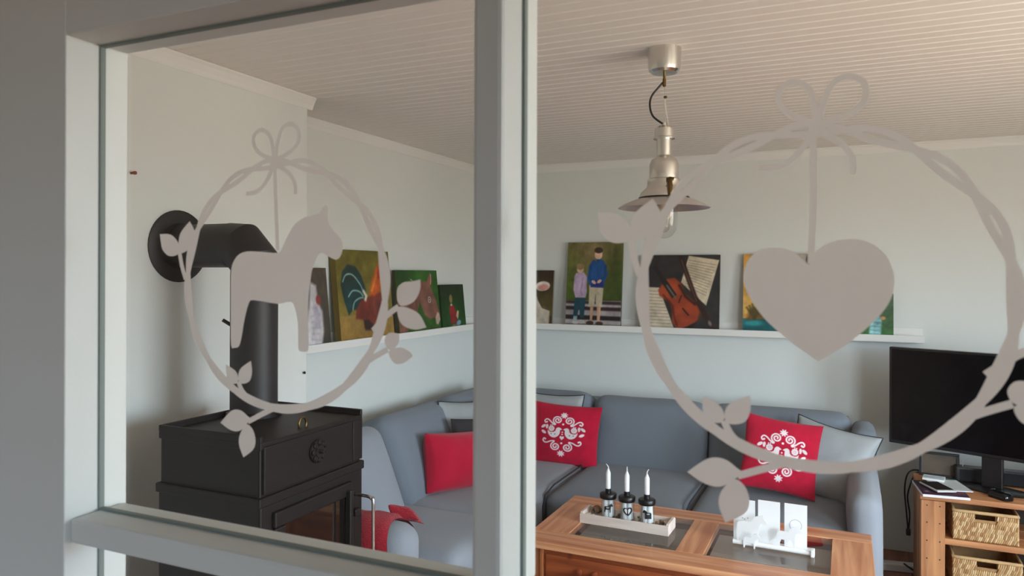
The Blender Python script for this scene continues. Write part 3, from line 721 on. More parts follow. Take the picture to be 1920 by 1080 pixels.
# ------------------------------------------------------------------ wood stove
SXc, SYc = -1.655, 1.800; sxh, syh = 0.195, 0.235; SH = 1.137
stove = thing('wood_stove', 'black cast iron wood stove with glass door against the chimney breast', 'stove', (SXc, SYc, 0))
def sp(mb, name, mt=stove_m, parent=stove, **k): return mb.build(name, mt, parent, **k)
sp(MB().bbox(-sxh, sxh, -syh, syh, 0.08, 0.945, 0.006), 'firebox')
sp(MB().bbox(-sxh + 0.004, sxh - 0.006, -syh + 0.004, syh - 0.004, 0.945, SH - 0.03, 0.006), 'upper_body')
sp(MB().bbox(-sxh - 0.006, sxh + 0.004, -syh - 0.006, syh + 0.006, 0.940, 0.968, 0.004), 'moulding_band')
tp = MB(); e_ = 0.012
tp.bbox(-sxh, sxh, -syh, syh, SH - 0.04, SH - 0.018, 0.004)
tp.bbox(-sxh, sxh, -syh, -syh + e_, SH - 0.02, SH, 0.003).bbox(-sxh, sxh, syh - e_, syh, SH - 0.02, SH, 0.003).bbox(-sxh, -sxh + e_, -syh + e_, syh - e_, SH - 0.02, SH, 0.003)
sp(tp, 'top_plate')
for a in (-1, 1):
    for b in (-1, 1): sp(MB().bbox(a * (sxh - 0.04) - 0.02, a * (sxh - 0.04) + 0.02, b * (syh - 0.04) - 0.02, b * (syh - 0.04) + 0.02, 0, 0.085, 0.004), 'foot')
# upper door with rosette vent
ud = sp(MB().bbox(sxh - 0.008, sxh + 0.004, -syh + 0.012, syh - 0.058, 0.975, SH - 0.03, 0.003), 'upper_door')
ro = MB(); MR = TR((sxh + 0.004, -0.002, 1.050), (0, PI / 2, 0))
ro.lathe([(0, 0), (0.034, 0), (0.036, 0.004), (0.034, 0.008), (0.020, 0.010), (0.018, 0.014), (0, 0.014)], 28, MR)
ro.build('vent_rosette', stove_m, ud, smooth=True, angle=40)
for i in range(8):
    a = 2 * PI * i / 8
    MB().lathe([(0, 0), (0.009, 0), (0.009, 0.006), (0.006, 0.009), (0, 0.009)], 10, MR @ TR((0.026 * math.cos(a), 0.026 * math.sin(a), 0.006))).build('rosette_petal', stove_m, ud, smooth=True, angle=40)
MB().lathe([(0, 0.012), (0.007, 0.012), (0.007, 0.024), (0.004, 0.028), (0, 0.028)], 12, MR).build('vent_knob', black_m, ud, smooth=True, angle=40)
sp(MB().bbox(sxh - 0.006, sxh + 0.003, syh - 0.054, syh - 0.004, 0.975, SH - 0.03, 0.003), 'hinge_post')
# fire door
dr = MB(); y0, y1, z0, z1 = -syh + 0.045, syh - 0.07, 0.34, 0.918
dr.bbox(sxh, sxh + 0.014, y0, y1, z1 - 0.045, z1, 0.005).bbox(sxh, sxh + 0.014, y0, y1, z0, z0 + 0.045, 0.005)
dr.bbox(sxh, sxh + 0.014, y0, y0 + 0.045, z0 + 0.045, z1 - 0.045, 0.005).bbox(sxh, sxh + 0.014, y1 - 0.03, y1, z0 + 0.045, z1 - 0.045, 0.005)
fd = sp(dr, 'fire_door')
MB().box(sxh + 0.001, sxh + 0.008, y0 + 0.04, y1 - 0.025, z0 + 0.04, z1 - 0.04).build('fire_door_glass', stoveglass_m, fd)
MB().bbox(sxh + 0.012, sxh + 0.03, y1 - 0.035, y1 - 0.018, 0.60, 0.895, 0.003).build('latch_bar', black_m, fd)
P = [(sxh + 0.01, y1 + 0.01, 0.872), (sxh + 0.06, y1 + 0.012, 0.872), (sxh + 0.078, y1 + 0.012, 0.865), (sxh + 0.084, y1 + 0.012, 0.845), (sxh + 0.084, y1 + 0.012, 0.62), (sxh + 0.078, y1 + 0.012, 0.605), (sxh + 0.06, y1 + 0.012, 0.60), (sxh + 0.01, y1 + 0.012, 0.60)]
MB().tube(catmull(P, 4), 0.0055, 10).build('door_handle', chrome_m, fd, smooth=True)
MB().bbox(sxh, sxh + 0.02, syh - 0.062, syh - 0.03, 0.80, 0.822, 0.003).build('hinge', black_m, fd)
sp(MB().bbox(sxh, sxh + 0.012, -syh + 0.03, syh - 0.03, 0.11, 0.30, 0.005), 'ash_drawer')
# lifting ring on top
P = [(0.152, -0.011 + 0.017 * math.cos(a) , SH - 0.018 + 0.010 + 0.020 * math.sin(a)) for a in [2 * PI * i / 20 for i in range(20)]]
sp(MB().tube(P, 0.0038, 8, closed=True), 'lifting_ring', brass_m, smooth=True)
# flue pipe
pipe = thing('stove_pipe', 'black flue pipe bending from the stove top into the chimney breast', 'stove pipe', (-1.775, 1.873, SH - 0.019))
pr = 0.075; zE = 1.678 - (SH - 0.019); xw = XBR - (-1.775)
def ring_tube(mb, path, r, n=28): return mb.tube(path, r, n)
MB().tube([(0, 0, 0.0), (0, 0, zE - 0.099)], pr, 32).build('vertical_pipe', pipe_m, pipe, smooth=True, angle=40)
MB().tube([(0, 0, zE - 0.10), (0, 0, zE - 0.055), (-0.055, 0, zE), (-0.10, 0, zE)], [pr, pr * 1.05, pr * 1.05, pr], 32).build('elbow', pipe_m, pipe, smooth=True, angle=18)
MB().tube([(-0.099, 0, zE), (xw + 0.002, 0, zE)], pr - 0.001, 32).build('horizontal_pipe', pipe_m, pipe, smooth=True, angle=40)
MB().lathe([(0.074, 0), (0.125, 0), (0.125, 0.004), (0.118, 0.008), (0.080, 0.008), (0.074, 0.02)], 40, TR((xw + 0.001, 0, zE), (0, PI / 2, 0))).build('wall_rosette', pipe_m, pipe, smooth=True, angle=30)
MB().tube([(-0.02, -0.02, 0.27), (-0.075, -0.062, 0.315)], 0.006, 8).build('damper_handle', black_m, pipe, smooth=True)
MB().lathe([(pr, 0), (pr + 0.012, 0), (pr + 0.012, 0.016), (pr, 0.018)], 32).build('flue_collar', stove_m, pipe, smooth=True, angle=40)
pg = thing('wall_peg', 'small reddish peg sticking out of the wall beside the door stile', 'peg', (XBR, 1.685, 1.909))
MB().lathe([(0, 0), (0.004, 0), (0.004, 0.012), (0.006, 0.016), (0.006, 0.022), (0, 0.024)], 10, TR((-0.001, 0, 0), (0, PI / 2, 0))).build('peg_shaft', mat('terracotta', C(150, 80, 62), 0.7), pg, smooth=True)
nl = thing('wall_nail', 'tiny black nail in the chimney breast edge above the sofa', 'nail', (XBR, 2.525, 1.16))
MB().lathe([(0, 0), (0.0025, 0), (0.0025, 0.008), (0.006, 0.008), (0.006, 0.011), (0, 0.011)], 8, TR((-0.001, 0, 0), (0, PI / 2, 0))).build('nail_body', black_m, nl)

# ------------------------------------------------------------------ picture ledges
def ledge(name, label, x0, x1, y0, y1, side):
    t = thing(name, label, 'picture ledge')
    if side == 'back':
        MB().bbox(x0, x1, y0 + 0.0125, y1, 1.207, 1.222, 0.001).build('shelf_board', trim_m, t)
        MB().bbox(x0, x1, y0, y0 + 0.012, 1.207, 1.247, 0.002).build('front_lip', trim_m, t)
        MB().bbox(x0, x1, y1 - 0.012, y1, 1.2225, 1.285, 0.002).build('back_rail', trim_m, t)
    else:
        MB().bbox(x0, x1 - 0.0125, y0, y1, 1.207, 1.222, 0.001).build('shelf_board', trim_m, t)
        MB().bbox(x1 - 0.012, x1, y0, y1, 1.207, 1.247, 0.002).build('front_lip', trim_m, t)
        MB().bbox(x0, x0 + 0.012, y0, y1, 1.2225, 1.285, 0.002).build('back_rail', trim_m, t)
    return t
ledge('picture_ledge', 'long white picture ledge on the back wall above the sofa', XL, 0.395, 4.70, YB, 'back')
ledge('picture_ledge', 'white picture ledge on the left wall behind the stove', XL, -2.295, 2.60, 4.698, 'left')

# ------------------------------------------------------------------ painted canvases leaning on the ledges
def canvas(label, wd, ht, paint, loc, rotz, lean, th=0.02):
    """front faces -y in local space; origin bottom centre of the front face"""
    W, H = paint.W, paint.H; V = []; F = []
    for j in range(H):
        for i in range(W): V.append((-wd / 2 + wd * i / (W - 1), 0, ht * j / (H - 1)))
    for j in range(H - 1):
        for i in range(W - 1):
            a = j * W + i; F.append((a, a + 1, a + W + 1, a + W))
    t = thing('painting', label, 'painting', loc, (0, 0, rotz))
    me = bpy.data.meshes.new('painted_surface'); me.from_pydata(V, [], F); me.materials.append(canvas_m)
    set_paint(me, paint.linear().reshape(-1, 4))
    o = bpy.data.objects.new('painted_surface', me); COL.objects.link(o); o.parent = t; o.rotation_euler = (-lean, 0, 0)
    edge = tuple(np.mean(paint.linear()[:, :3].reshape(-1, 4), axis=0) * 0.8)[:3] + (1,)
    b = MB().box(-wd / 2, wd / 2, 0.0006, th, 0, ht).build('canvas_body', mat('canvas_edge_%d' % len(MATS), edge, 0.8), t)
    b.rotation_euler = (-lean, 0, 0)
    return t
def back_pic(label, x0, x1, ztop, paint_fn, yb=4.716, lean=0.10, **k):
    ht = (ztop - 1.2225) / math.cos(lean); wd = x1 - x0
    lean = min(lean, math.asin((YB - 0.004 - 0.012 * 0 - yb - 0.022) / ht))
    return canvas(label, wd, ht, paint_fn(wd / ht), ((x0 + x1) / 2, yb, 1.2225), 0, lean, **k)
def left_pic(label, y0, y1, ztop, paint_fn, xb=-2.312, lean=0.10, **k):
    ht = (ztop - 1.2225) / math.cos(lean); wd = y1 - y0
    lean = min(lean, math.asin((xb - XL - 0.004 - 0.022) / ht))
    return canvas(label, wd, ht, paint_fn(wd / ht), (xb, (y0 + y1) / 2, 1.2225), PI / 2, lean, **k)
def dims(asp, h=150): return max(24, int(h * asp)), h
def P_children(asp):
    p = Paint(*dims(asp, 170), (104, 104, 48), asp); p.vgrad((62, 78, 26), (108, 100, 60), 0.3, 1)
    p.ell(0.45, 0.85, 0.22, 0.25, (146, 128, 88), 0, 60, 0.8); p.ell(0.95, 0.55, 0.14, 0.3, (54, 76, 22), 0, 50, 0.8); p.ell(0.08, 0.5, 0.12, 0.25, (82, 104, 34), 0, 50, 0.7)
    p.vgrad((172, 164, 164), (150, 140, 140), 0.0, 0.32)
    for y, h_, c_ in ((0.305, 0.035, (58, 46, 46)), (0.235, 0.04, (52, 38, 38)), (0.13, 0.05, (34, 28, 30)), (0.27, 0.012, (192, 184, 186)), (0.185, 0.02, (160, 152, 158)), (0.03, 0.05, (96, 84, 88))):
        p.poly([(0, y - h_ / 2), (1, y - h_ / 2 - 0.01), (1, y + h_ / 2 - 0.01), (0, y + h_ / 2)], c_, 3)
    # smaller child
    p.poly([(0.16, 0.35), (0.36, 0.35), (0.34, 0.12), (0.27, 0.12), (0.25, 0.25), (0.21, 0.12), (0.14, 0.12)], (28, 70, 84), 2)
    p.poly([(0.17, 0.64), (0.31, 0.65), (0.37, 0.60), (0.38, 0.42), (0.36, 0.355), (0.17, 0.355), (0.13, 0.45), (0.14, 0.6)], (178, 156, 182), 2)
    p.line([(0.30, 0.58), (0.27, 0.43), (0.29, 0.39)], 0.02, (150, 126, 156), 3); p.ell(0.245, 0.685, 0.042, 0.045, (206, 172, 150)); p.ell(0.245, 0.715, 0.046, 0.036, (150, 124, 84), 0, 2)
    p.ell(0.19, 0.07, 0.045, 0.022, (196, 190, 186)); p.ell(0.29, 0.075, 0.042, 0.022, (196, 190, 186)); p.poly([(0.15, 0.14), (0.22, 0.14), (0.21, 0.08), (0.14, 0.08)], (150, 176, 184), 2)
    # taller child
    p.poly([(0.42, 0.5), (0.68, 0.5), (0.66, 0.25), (0.55, 0.255), (0.54, 0.4), (0.52, 0.255), (0.42, 0.25)], (184, 172, 148), 2)
    p.poly([(0.45, 0.25), (0.51, 0.25), (0.49, 0.09), (0.45, 0.09)], (196, 152, 122), 2); p.poly([(0.57, 0.25), (0.64, 0.25), (0.63, 0.09), (0.58, 0.09)], (196, 152, 122), 2)
    p.ell(0.45, 0.065, 0.045, 0.024, (70, 52, 44)); p.ell(0.62, 0.06, 0.045, 0.024, (70, 52, 44))
    p.poly([(0.48, 0.80), (0.55, 0.77), (0.64, 0.80), (0.71, 0.74), (0.75, 0.62), (0.70, 0.55), (0.68, 0.475), (0.45, 0.48), (0.38, 0.56), (0.40, 0.72)], (30, 86, 150), 2)
    p.poly([(0.48, 0.56), (0.66, 0.56), (0.68, 0.475), (0.45, 0.48)], (34, 48, 120), 4); p.line([(0.44, 0.72), (0.42, 0.58), (0.50, 0.54)], 0.025, (22, 70, 120), 3); p.line([(0.70, 0.72), (0.70, 0.6), (0.60, 0.54)], 0.025, (22, 70, 120), 3)
    p.ell(0.50, 0.535, 0.03, 0.018, (220, 178, 156), -0.6); p.ell(0.60, 0.545, 0.03, 0.018, (220, 178, 156), 0.6)
    p.ell(0.57, 0.855, 0.045, 0.056, (214, 178, 156)); p.ell(0.57, 0.905, 0.052, 0.035, (66, 50, 42), 0, 2); p.poly([(0.52, 0.80), (0.62, 0.80), (0.57, 0.76)], (24, 70, 130), 2)
    p.mottle(0.28, 8, 2); return p
def P_violin(asp):
    p = Paint(*dims(asp, 150), (46, 46, 47), asp); p.poly([(0, 0), (0.46, 0), (0.24, 0.57), (0, 0.58)], (198, 186, 164), 2)
    p.poly([(0.61, 0.99), (0.99, 0.93), (0.84, 0.345), (0.52, 0.64)], (206, 192, 166), 2)
    for i in range(12):
        t = i / 12; p.line([(0.61 + 0.005 - 0.08 * t * 0.6, 0.93 - 0.36 * t), (0.94 - 0.12 * t, 0.87 - 0.43 * t)], 0.008, (120, 108, 92), 2, 0.7)
    for i in range(13): p.line([(0.0, 0.53 - 0.042 * i), (0.24 + 0.017 * i, 0.52 - 0.042 * i)], 0.008, (120, 108, 92), 2, 0.7)
    p.poly([(0.28, 0.6), (0.34, 0.68), (0.44, 0.70), (0.52, 0.62), (0.55, 0.52), (0.66, 0.42), (0.76, 0.30), (0.74, 0.16), (0.62, 0.07), (0.48, 0.03), (0.42, 0.12), (0.42, 0.27), (0.38, 0.38), (0.25, 0.46), (0.23, 0.54)], (150, 62, 34), 3)
    p.ell(0.40, 0.55, 0.13, 0.12, (168, 74, 40), 0, 14, 0.8); p.ell(0.60, 0.26, 0.17, 0.15, (160, 66, 36), 0, 14, 0.8)
    p.line([(0.30, 0.47), (0.42, 0.33), (0.44, 0.2), (0.48, 0.08)], 0.025, (96, 34, 20), 4); p.line([(0.50, 0.60), (0.58, 0.46), (0.70, 0.36)], 0.03, (60, 24, 16), 4)
    p.poly([(0.14, 0.84), (0.20, 0.86), (0.47, 0.48), (0.41, 0.43)], (36, 34, 34), 2); p.line([(0.34, 0.6), (0.46, 0.43)], 0.015, (120, 116, 112), 3)
    p.poly([(0.50, 0.02), (0.72, 0.12), (0.66, 0.04), (0.56, 0.0)], (20, 16, 16), 4); p.line([(0.55, 0.3), (0.62, 0.22)], 0.018, (40, 16, 12), 2); p.line([(0.53, 0.47), (0.50, 0.38)], 0.012, (40, 16, 12), 2)
    p.line([(0.51, 0.97), (0.60, 0.72), (0.70, 0.45), (0.80, 0.28), (0.93, 0.04)], 0.06, (52, 32, 26), 3); p.line([(0.52, 0.93), (0.61, 0.69), (0.72, 0.40)], 0.012, (104, 70, 54), 2); p.ell(0.89, 0.12, 0.02, 0.035, (130, 124, 120), 0.4, 3)
    p.mottle(0.22, 10, 5); return p
def P_island(asp):
    p = Paint(*dims(asp, 130), (214, 160, 74), asp); p.vgrad((224, 180, 100), (206, 150, 66), 0.25, 1); p.vgrad((16, 96, 104), (24, 122, 130), 0, 0.2)
    p.poly([(0.0, 0.16), (0.3, 0.2), (1, 0.12), (1, 0), (0, 0)], (14, 92, 100), 3); p.ell(0.17, 0.14, 0.10, 0.035, (40, 156, 158), 0, 4)
    p.poly([(0.05, 0.17), (0.35, 0.20), (0.30, 0.27), (0.18, 0.34), (0.10, 0.30)], (110, 74, 36), 6)
    for i in range(7): p.line([(0.18, 0.2), (0.06 + 0.045 * i, 0.33 + 0.02 * (i % 3))], 0.02, (72, 66, 30), 4)
    p.poly([(0.45, 0.16), (0.95, 0.14), (0.90, 0.36), (0.7, 0.5), (0.5, 0.34)], (96, 90, 46), 6); p.poly([(0.8, 1), (1, 1), (1, 0.82)], (168, 164, 156), 4); p.ell(0.97, 0.93, 0.015, 0.04, (40, 38, 36), 0, 2)
    p.mottle(0.25, 9, 7); return p
def P_bird(asp):
    p = Paint(*dims(asp, 90), (48, 92, 52), asp); p.vgrad((44, 104, 40), (66, 88, 70), 0, 1)
    p.poly([(0.62, 0.02), (0.80, 0.0), (0.82, 0.4), (0.74, 0.62), (0.64, 0.40)], (136, 190, 192), 4)
    for i in range(5): p.line([(0.64, 0.1 + 0.09 * i), (0.80, 0.08 + 0.09 * i)], 0.02, (90, 140, 150), 3)
    p.ell(0.84, 0.46, 0.05, 0.04, (190, 130, 90), 0, 3); p.ell(0.3, 0.5, 0.2, 0.25, (80, 120, 60), 0, 20, 0.7); p.mottle(0.35, 12, 9); return p
def P_calf(asp):
    p = Paint(*dims(asp, 110), (70, 54, 38), asp); p.vgrad((92, 84, 40), (60, 46, 36), 0.2, 1)
    p.poly([(0.0, 0.0), (0.92, 0.0), (0.93, 0.30), (0.72, 0.36), (0.6, 0.5), (0.5, 0.62), (0.0, 0.75)], (196, 184, 168), 4); p.line([(0.62, 0.48), (0.74, 0.34), (0.93, 0.30)], 0.02, (60, 46, 36), 3)
    p.ell(0.72, 0.72, 0.14, 0.085, (226, 214, 204), 0.1, 2); p.ell(0.74, 0.70, 0.10, 0.055, (214, 150, 142), 0.1, 3); p.mottle(0.2, 8, 11); return p
def P_hen(asp):
    p = Paint(*dims(asp, 110), (74, 68, 60), asp); p.vgrad((64, 62, 54), (82, 74, 64), 0, 1)
    p.poly([(0.1, 0.0), (0.70, 0.0), (0.80, 0.2), (0.80, 0.45), (0.70, 0.56), (0.66, 0.78), (0.5, 0.82), (0.4, 0.5)], (206, 202, 206), 5)
    p.ell(0.70, 0.60, 0.045, 0.06, (138, 62, 56), 0, 3); p.line([(0.62, 0.5), (0.62, 0.3)], 0.05, (140, 134, 168), 10, 0.8)
    for i in range(6): p.line([(0.45, 0.05 + 0.07 * i), (0.72, 0.02 + 0.08 * i)], 0.012, (176, 172, 178), 4)
    p.mottle(0.2, 8, 13); return p
def P_rooster(asp):
    p = Paint(*dims(asp, 150), (112, 106, 40), asp); p.vgrad((146, 112, 52), (150, 122, 62), 0, 0.30); p.vgrad((128, 112, 48), (104, 98, 36), 0.30, 1)
    T = (28, 62, 62)
    p.poly([(0.06, 0.62), (0.10, 0.76), (0.2, 0.84), (0.34, 0.82), (0.44, 0.72), (0.50, 0.58), (0.52, 0.42), (0.38, 0.34), (0.24, 0.36), (0.16, 0.30), (0.10, 0.46)], T, 3)
    p.ell(0.22, 0.72, 0.12, 0.10, (40, 50, 48), 0.6, 10, 0.7)
    for P_ in ([(0.10, 0.66), (0.16, 0.73), (0.28, 0.73), (0.40, 0.63), (0.45, 0.55)], [(0.18, 0.50), (0.26, 0.56), (0.38, 0.55), (0.44, 0.50)], [(0.24, 0.36), (0.28, 0.44), (0.38, 0.48), (0.44, 0.48)]):
        p.line([(v.x, v.y) for v in catmull([(a, b, 0) for a, b in P_], 5)], 0.014, (150, 190, 182), 2.5)
    p.poly([(0.30, 0.36), (0.40, 0.46), (0.52, 0.48), (0.70, 0.56), (0.80, 0.52), (0.84, 0.38), (0.74, 0.28), (0.62, 0.20), (0.58, 0.13), (0.42, 0.15), (0.42, 0.24), (0.28, 0.26)], (116, 50, 40), 4)
    p.ell(0.70, 0.42, 0.10, 0.12, (136, 66, 54), 0, 14, 0.8); p.ell(0.75, 0.34, 0.06, 0.12, (70, 34, 34), 0.3, 12, 0.8); p.poly([(0.42, 0.24), (0.44, 0.13), (0.56, 0.12), (0.60, 0.18), (0.52, 0.24)], (54, 34, 34), 4)
    p.poly([(0.56, 0.50), (0.62, 0.66), (0.72, 0.80), (0.80, 0.88), (0.92, 0.80), (0.86, 0.64), (0.76, 0.54), (0.66, 0.50)], (190, 88, 36), 5)
    p.poly([(0.74, 0.70), (0.78, 0.84), (0.86, 0.90), (0.94, 0.80), (0.88, 0.66)], (160, 40, 36), 4); p.line([(0.62, 0.56), (0.72, 0.72)], 0.03, (214, 132, 50), 5); p.line([(0.46, 0.55), (0.50, 0.50), (0.48, 0.46)], 0.04, (206, 196, 170), 4)
    p.ell(0.90, 0.86, 0.03, 0.04, (190, 36, 40), 0, 3); p.line([(0.58, 0.14), (0.60, 0.03)], 0.02, (190, 160, 80), 3); p.mottle(0.22, 10, 15); return p
def P_donkey(asp):
    p = Paint(*dims(asp, 130), (34, 78, 28), asp); p.vgrad((44, 84, 24), (40, 92, 30), 0, 1); p.ell(0.1, 0.9, 0.2, 0.2, (30, 62, 28), 0, 30, 0.8); p.ell(0.6, 0.85, 0.2, 0.2, (64, 112, 34), 0, 30, 0.6)
    B = (122, 82, 70)
    p.poly([(0.0, 0.0), (0.14, 0.0), (0.3, 0.24), (0.44, 0.36), (0.52, 0.5), (0.62, 0.30), (0.74, 0.22), (0.84, 0.24), (0.92, 0.16), (1.0, 0.24), (0.96, 0.42), (0.88, 0.62), (0.80, 0.76), (0.70, 0.82), (0.56, 0.83), (0.42, 0.78), (0.2, 0.62), (0.0, 0.5)], B, 3)
    p.poly([(0.30, 0.88), (0.40, 0.82), (0.52, 0.80), (0.44, 0.76)], (150, 104, 90), 2); p.poly([(0.84, 0.97), (0.86, 0.82), (0.78, 0.72), (0.72, 0.80), (0.76, 0.88)], (138, 84, 72), 2); p.line([(0.84, 0.93), (0.82, 0.78)], 0.018, (196, 160, 140), 2); p.line([(0.34, 0.86), (0.46, 0.79)], 0.015, (190, 160, 140), 2)
    p.ell(0.76, 0.53, 0.045, 0.05, (206, 186, 170)); p.ell(0.76, 0.53, 0.03, 0.035, (70, 42, 36)); p.ell(0.76, 0.53, 0.014, 0.016, (200, 190, 180))
    p.poly([(0.88, 0.14), (0.93, 0.12), (1.0, 0.20), (0.98, 0.30), (0.93, 0.32), (0.88, 0.24)], (190, 164, 146), 4); p.ell(0.64, 0.40, 0.08, 0.14, (140, 96, 82), 0.4, 12, 0.7); p.line([(0.46, 0.76), (0.40, 0.60), (0.44, 0.40)], 0.03, (90, 58, 50), 8)
    p.mottle(0.22, 10, 17); return p
def P_kid(asp):
    p = Paint(*dims(asp, 100), (16, 58, 18), asp); p.vgrad((10, 76, 14), (22, 42, 18), 0, 1); p.ell(0.5, 0.3, 0.2, 0.25, (20, 92, 24), 0, 30, 0.7)
    p.poly([(0.32, 0.52), (0.52, 0.54), (0.62, 0.36), (0.58, 0.14), (0.34, 0.14)], (136, 28, 32), 3); p.ell(0.42, 0.68, 0.07, 0.10, (134, 112, 66), 0, 3); p.ell(0.42, 0.55, 0.05, 0.025, (200, 170, 150), 0, 2)
    p.poly([(0.58, 0.30), (0.66, 0.42), (0.72, 0.40), (0.66, 0.22)], (206, 166, 140), 3); p.ell(0.68, 0.14, 0.11, 0.06, (120, 148, 178), 0.2, 3); p.ell(0.48, 0.09, 0.1, 0.025, (160, 120, 110), 0, 3); p.mottle(0.2, 10, 19); return p
back_pic('small painting of a white calf with pink ear, beside the mullion', -2.11, -1.832, 1.610, P_calf)
back_pic('painting of two children standing on steps, one in blue hoodie', -1.735, -1.350, 1.800, P_children)
back_pic('painting of an orange violin with sheet music on dark ground', -1.222, -0.722, 1.710, P_violin)
back_pic('orange and teal landscape painting partly behind the heart sticker', -0.580, -0.203, 1.712, P_island)
back_pic('small green painting at the right end of the back ledge', -0.090, 0.243, 1.480, P_bird)
left_pic('narrow painting of a white hen, leftmost on the left ledge', 2.715, 2.965, 1.612, P_hen)
left_pic('painting of a rooster with teal tail on olive ground', 3.045, 3.525, 1.708, P_rooster, th=0.035)
left_pic('painting of a brown donkey head on green ground', 3.580, 4.050, 1.605, P_donkey)
left_pic('small dark green painting of a sitting child in red', 4.075, 4.385, 1.515, P_kid)

# ------------------------------------------------------------------ pendant lamp
LX, LY = -0.562, 2.486; k_ = 0.00179
def lz(py): return CAM_H + (514 - py) * k_ - CEIL                   # z relative to the ceiling
lamp = thing('pendant_lamp', 'nickel railway style pendant lamp hanging from the ceiling', 'lamp', (LX, LY, CEIL))
def lp(prof_, name, mt=steel_m, n=40, parent=lamp, angle=35): return MB().lathe(prof_, n).build(name, mt, parent, smooth=True, angle=angle)
lp([(0, 0), (0.056, 0), (0.056, -0.004), (0.0545, -0.060), (0.051, -0.074), (0.042, -0.081), (0, -0.083)], 'ceiling_canopy')
lp([(0, -0.07), (0.0045, -0.07), (0.0045, -0.100), (0.006, -0.101), (0.006, -0.125), (0, -0.128)], 'canopy_stem', brass_m, 14)
z1_ = lz(236)
lp([(0, z1_ + 0.012), (0.006, z1_ + 0.012), (0.006, z1_), (0.024, z1_), (0.031, z1_ - 0.008), (0.0325, lz(256)), (0.036, lz(258)), (0.036, lz(260)), (0.025, lz(260)), (0.0245, lz(291)), (0.030, lz(294)), (0.042, lz(299)), (0.0485, lz(308)), (0.0490, lz(334)), (0.0555, lz(337)), (0.0560, lz(348)), (0.060, lz(352)), (0.076, lz(360)), (0.083, lz(369)), (0.083, lz(371)), (0.05, lz(371)), (0.03, lz(366)), (0, lz(366))], 'lamp_body')
lp([(0.0835, lz(369.5)), (0.0845, lz(370)), (0.0845, lz(371.5)), (0.0835, lz(372))], 'rubber_gasket', black_m)
shade_m = mat('shade_enamel', C(196, 190, 186), 0.3, metal=0.6)
lp([(0.078, lz(371)), (0.100, lz(375)), (0.130, lz(382)), (0.151, lz(389)), (0.153, lz(390)), (0.151, lz(390.5)), (0.130, lz(383.5)), (0.100, lz(376.5)), (0.078, lz(372.5))], 'lamp_shade', shade_m, 56)
lp([(0.012, lz(368)), (0.024, lz(368)), (0.024, lz(405)), (0.018, lz(410)), (0, lz(410))], 'bulb_socket', mat('socket_ceramic', C(200, 180, 160), 0.5), 20)
lp([(0.046, lz(370)), (0.046, lz(415)), (0.041, lz(432)), (0.026, lz(443)), (0.008, lz(446.5)), (0, lz(447))], 'glass_dome', thin_glass('lamp_glass', (0.93, 0.93, 0.93, 1)), 36)
lp([(0.013, lz(409)), (0.016, lz(414)), (0.021, lz(422)), (0.018, lz(430)), (0.009, lz(435)), (0, lz(436))], 'bulb', thin_glass('bulb_glass', (0.9, 0.88, 0.85, 1)), 20)
# latch in front of the body
la = Vector((-LX, -LY, 0)).normalized(); lb = Vector((-la.y, la.x, 0))
def lat(r_, side, py): q = la * r_ + lb * side; return (q.x, q.y, lz(py))
MB().tube([lat(0.058, 0.020, 338), lat(0.066, 0.020, 346), lat(0.072, 0.020, 352), lat(0.088, 0.020, 366), lat(0.088, 0.020, 370)], [0.009, 0.007, 0.009, 0.006, 0.005], 10).build('latch', brass_m, lamp, smooth=True)
MB().tube([lat(0.056, 0.010, 337), lat(0.062, 0.010, 341), lat(0.062, 0.030, 341), lat(0.056, 0.030, 337)], 0.003, 8).build('latch_loop', brass_m, lamp, smooth=True)
sd = Vector((math.cos(YAW), math.sin(YAW), 0))
def cp(px, py): q = sd * ((px - 1246) * k_); return (q.x, q.y, lz(py))
MB().tube(catmull([cp(1246, 151), cp(1235, 163), cp(1222, 180), cp(1219, 198), cp(1225, 217), cp(1243, 231)], 6), 0.0035, 8).build('power_cord', black_m, lamp, smooth=True)
MB().tube([cp(1246.5, 150), cp(1247, 182), cp(1250, 206), cp(1254, 233)], 0.0011, 6).build('suspension_wire', steel_m, lamp)
MB().tube([cp(1247, 150), cp(1246.5, 236)], 0.0011, 6).build('suspension_wire', steel_m, lamp)
MB().rbox(0.012, 0.010, 0.009, 0.004, 6, M=TR(cp(1248, 181))).build('wire_clamp', brass_m, lamp, smooth=True)

# ------------------------------------------------------------------ coffee table
tX0, tX1, tY0, tY1, tZ = -1.192, 0.096, 2.735, 3.385, 0.52
table = thing('coffee_table', 'pine coffee table with two glass inlays and panelled apron', 'table', ((tX0 + tX1) / 2, (tY0 + tY1) / 2, 0))
hx, hy = (tX1 - tX0) / 2, (tY1 - tY0) / 2; mx_ = -0.548 - (tX0 + tX1) / 2
def tp_(mb, name, mt=pine_m, parent=table, **k): return mb.build(name, mt, parent, **k)
g1 = (-1.038 - (tX0 + tX1) / 2, -0.600 - (tX0 + tX1) / 2); g2 = (-0.495 - (tX0 + tX1) / 2, -0.050 - (tX0 + tX1) / 2); gy = (2.872 - (tY0 + tY1) / 2, 3.270 - (tY0 + tY1) / 2)
zt0 = tZ - 0.028
tp_(MB().bbox(-hx, hx, -hy, gy[0], zt0, tZ, 0.004), 'top_rail')
tp_(MB().bbox(-hx, hx, gy[1], hy, zt0, tZ, 0.004), 'top_rail')
tp_(MB().bbox(-hx, g1[0], gy[0] + 0.0005, gy[1] - 0.0005, zt0, tZ, 0.002), 'top_end_board', piney_m)
tp_(MB().bbox(g2[1], hx, gy[0] + 0.0005, gy[1] - 0.0005, zt0, tZ, 0.002), 'top_end_board', piney_m)
tp_(MB().bbox(g1[1], g2[0], gy[0] + 0.0005, gy[1] - 0.0005, zt0, tZ, 0.002), 'top_centre_board', piney_m)
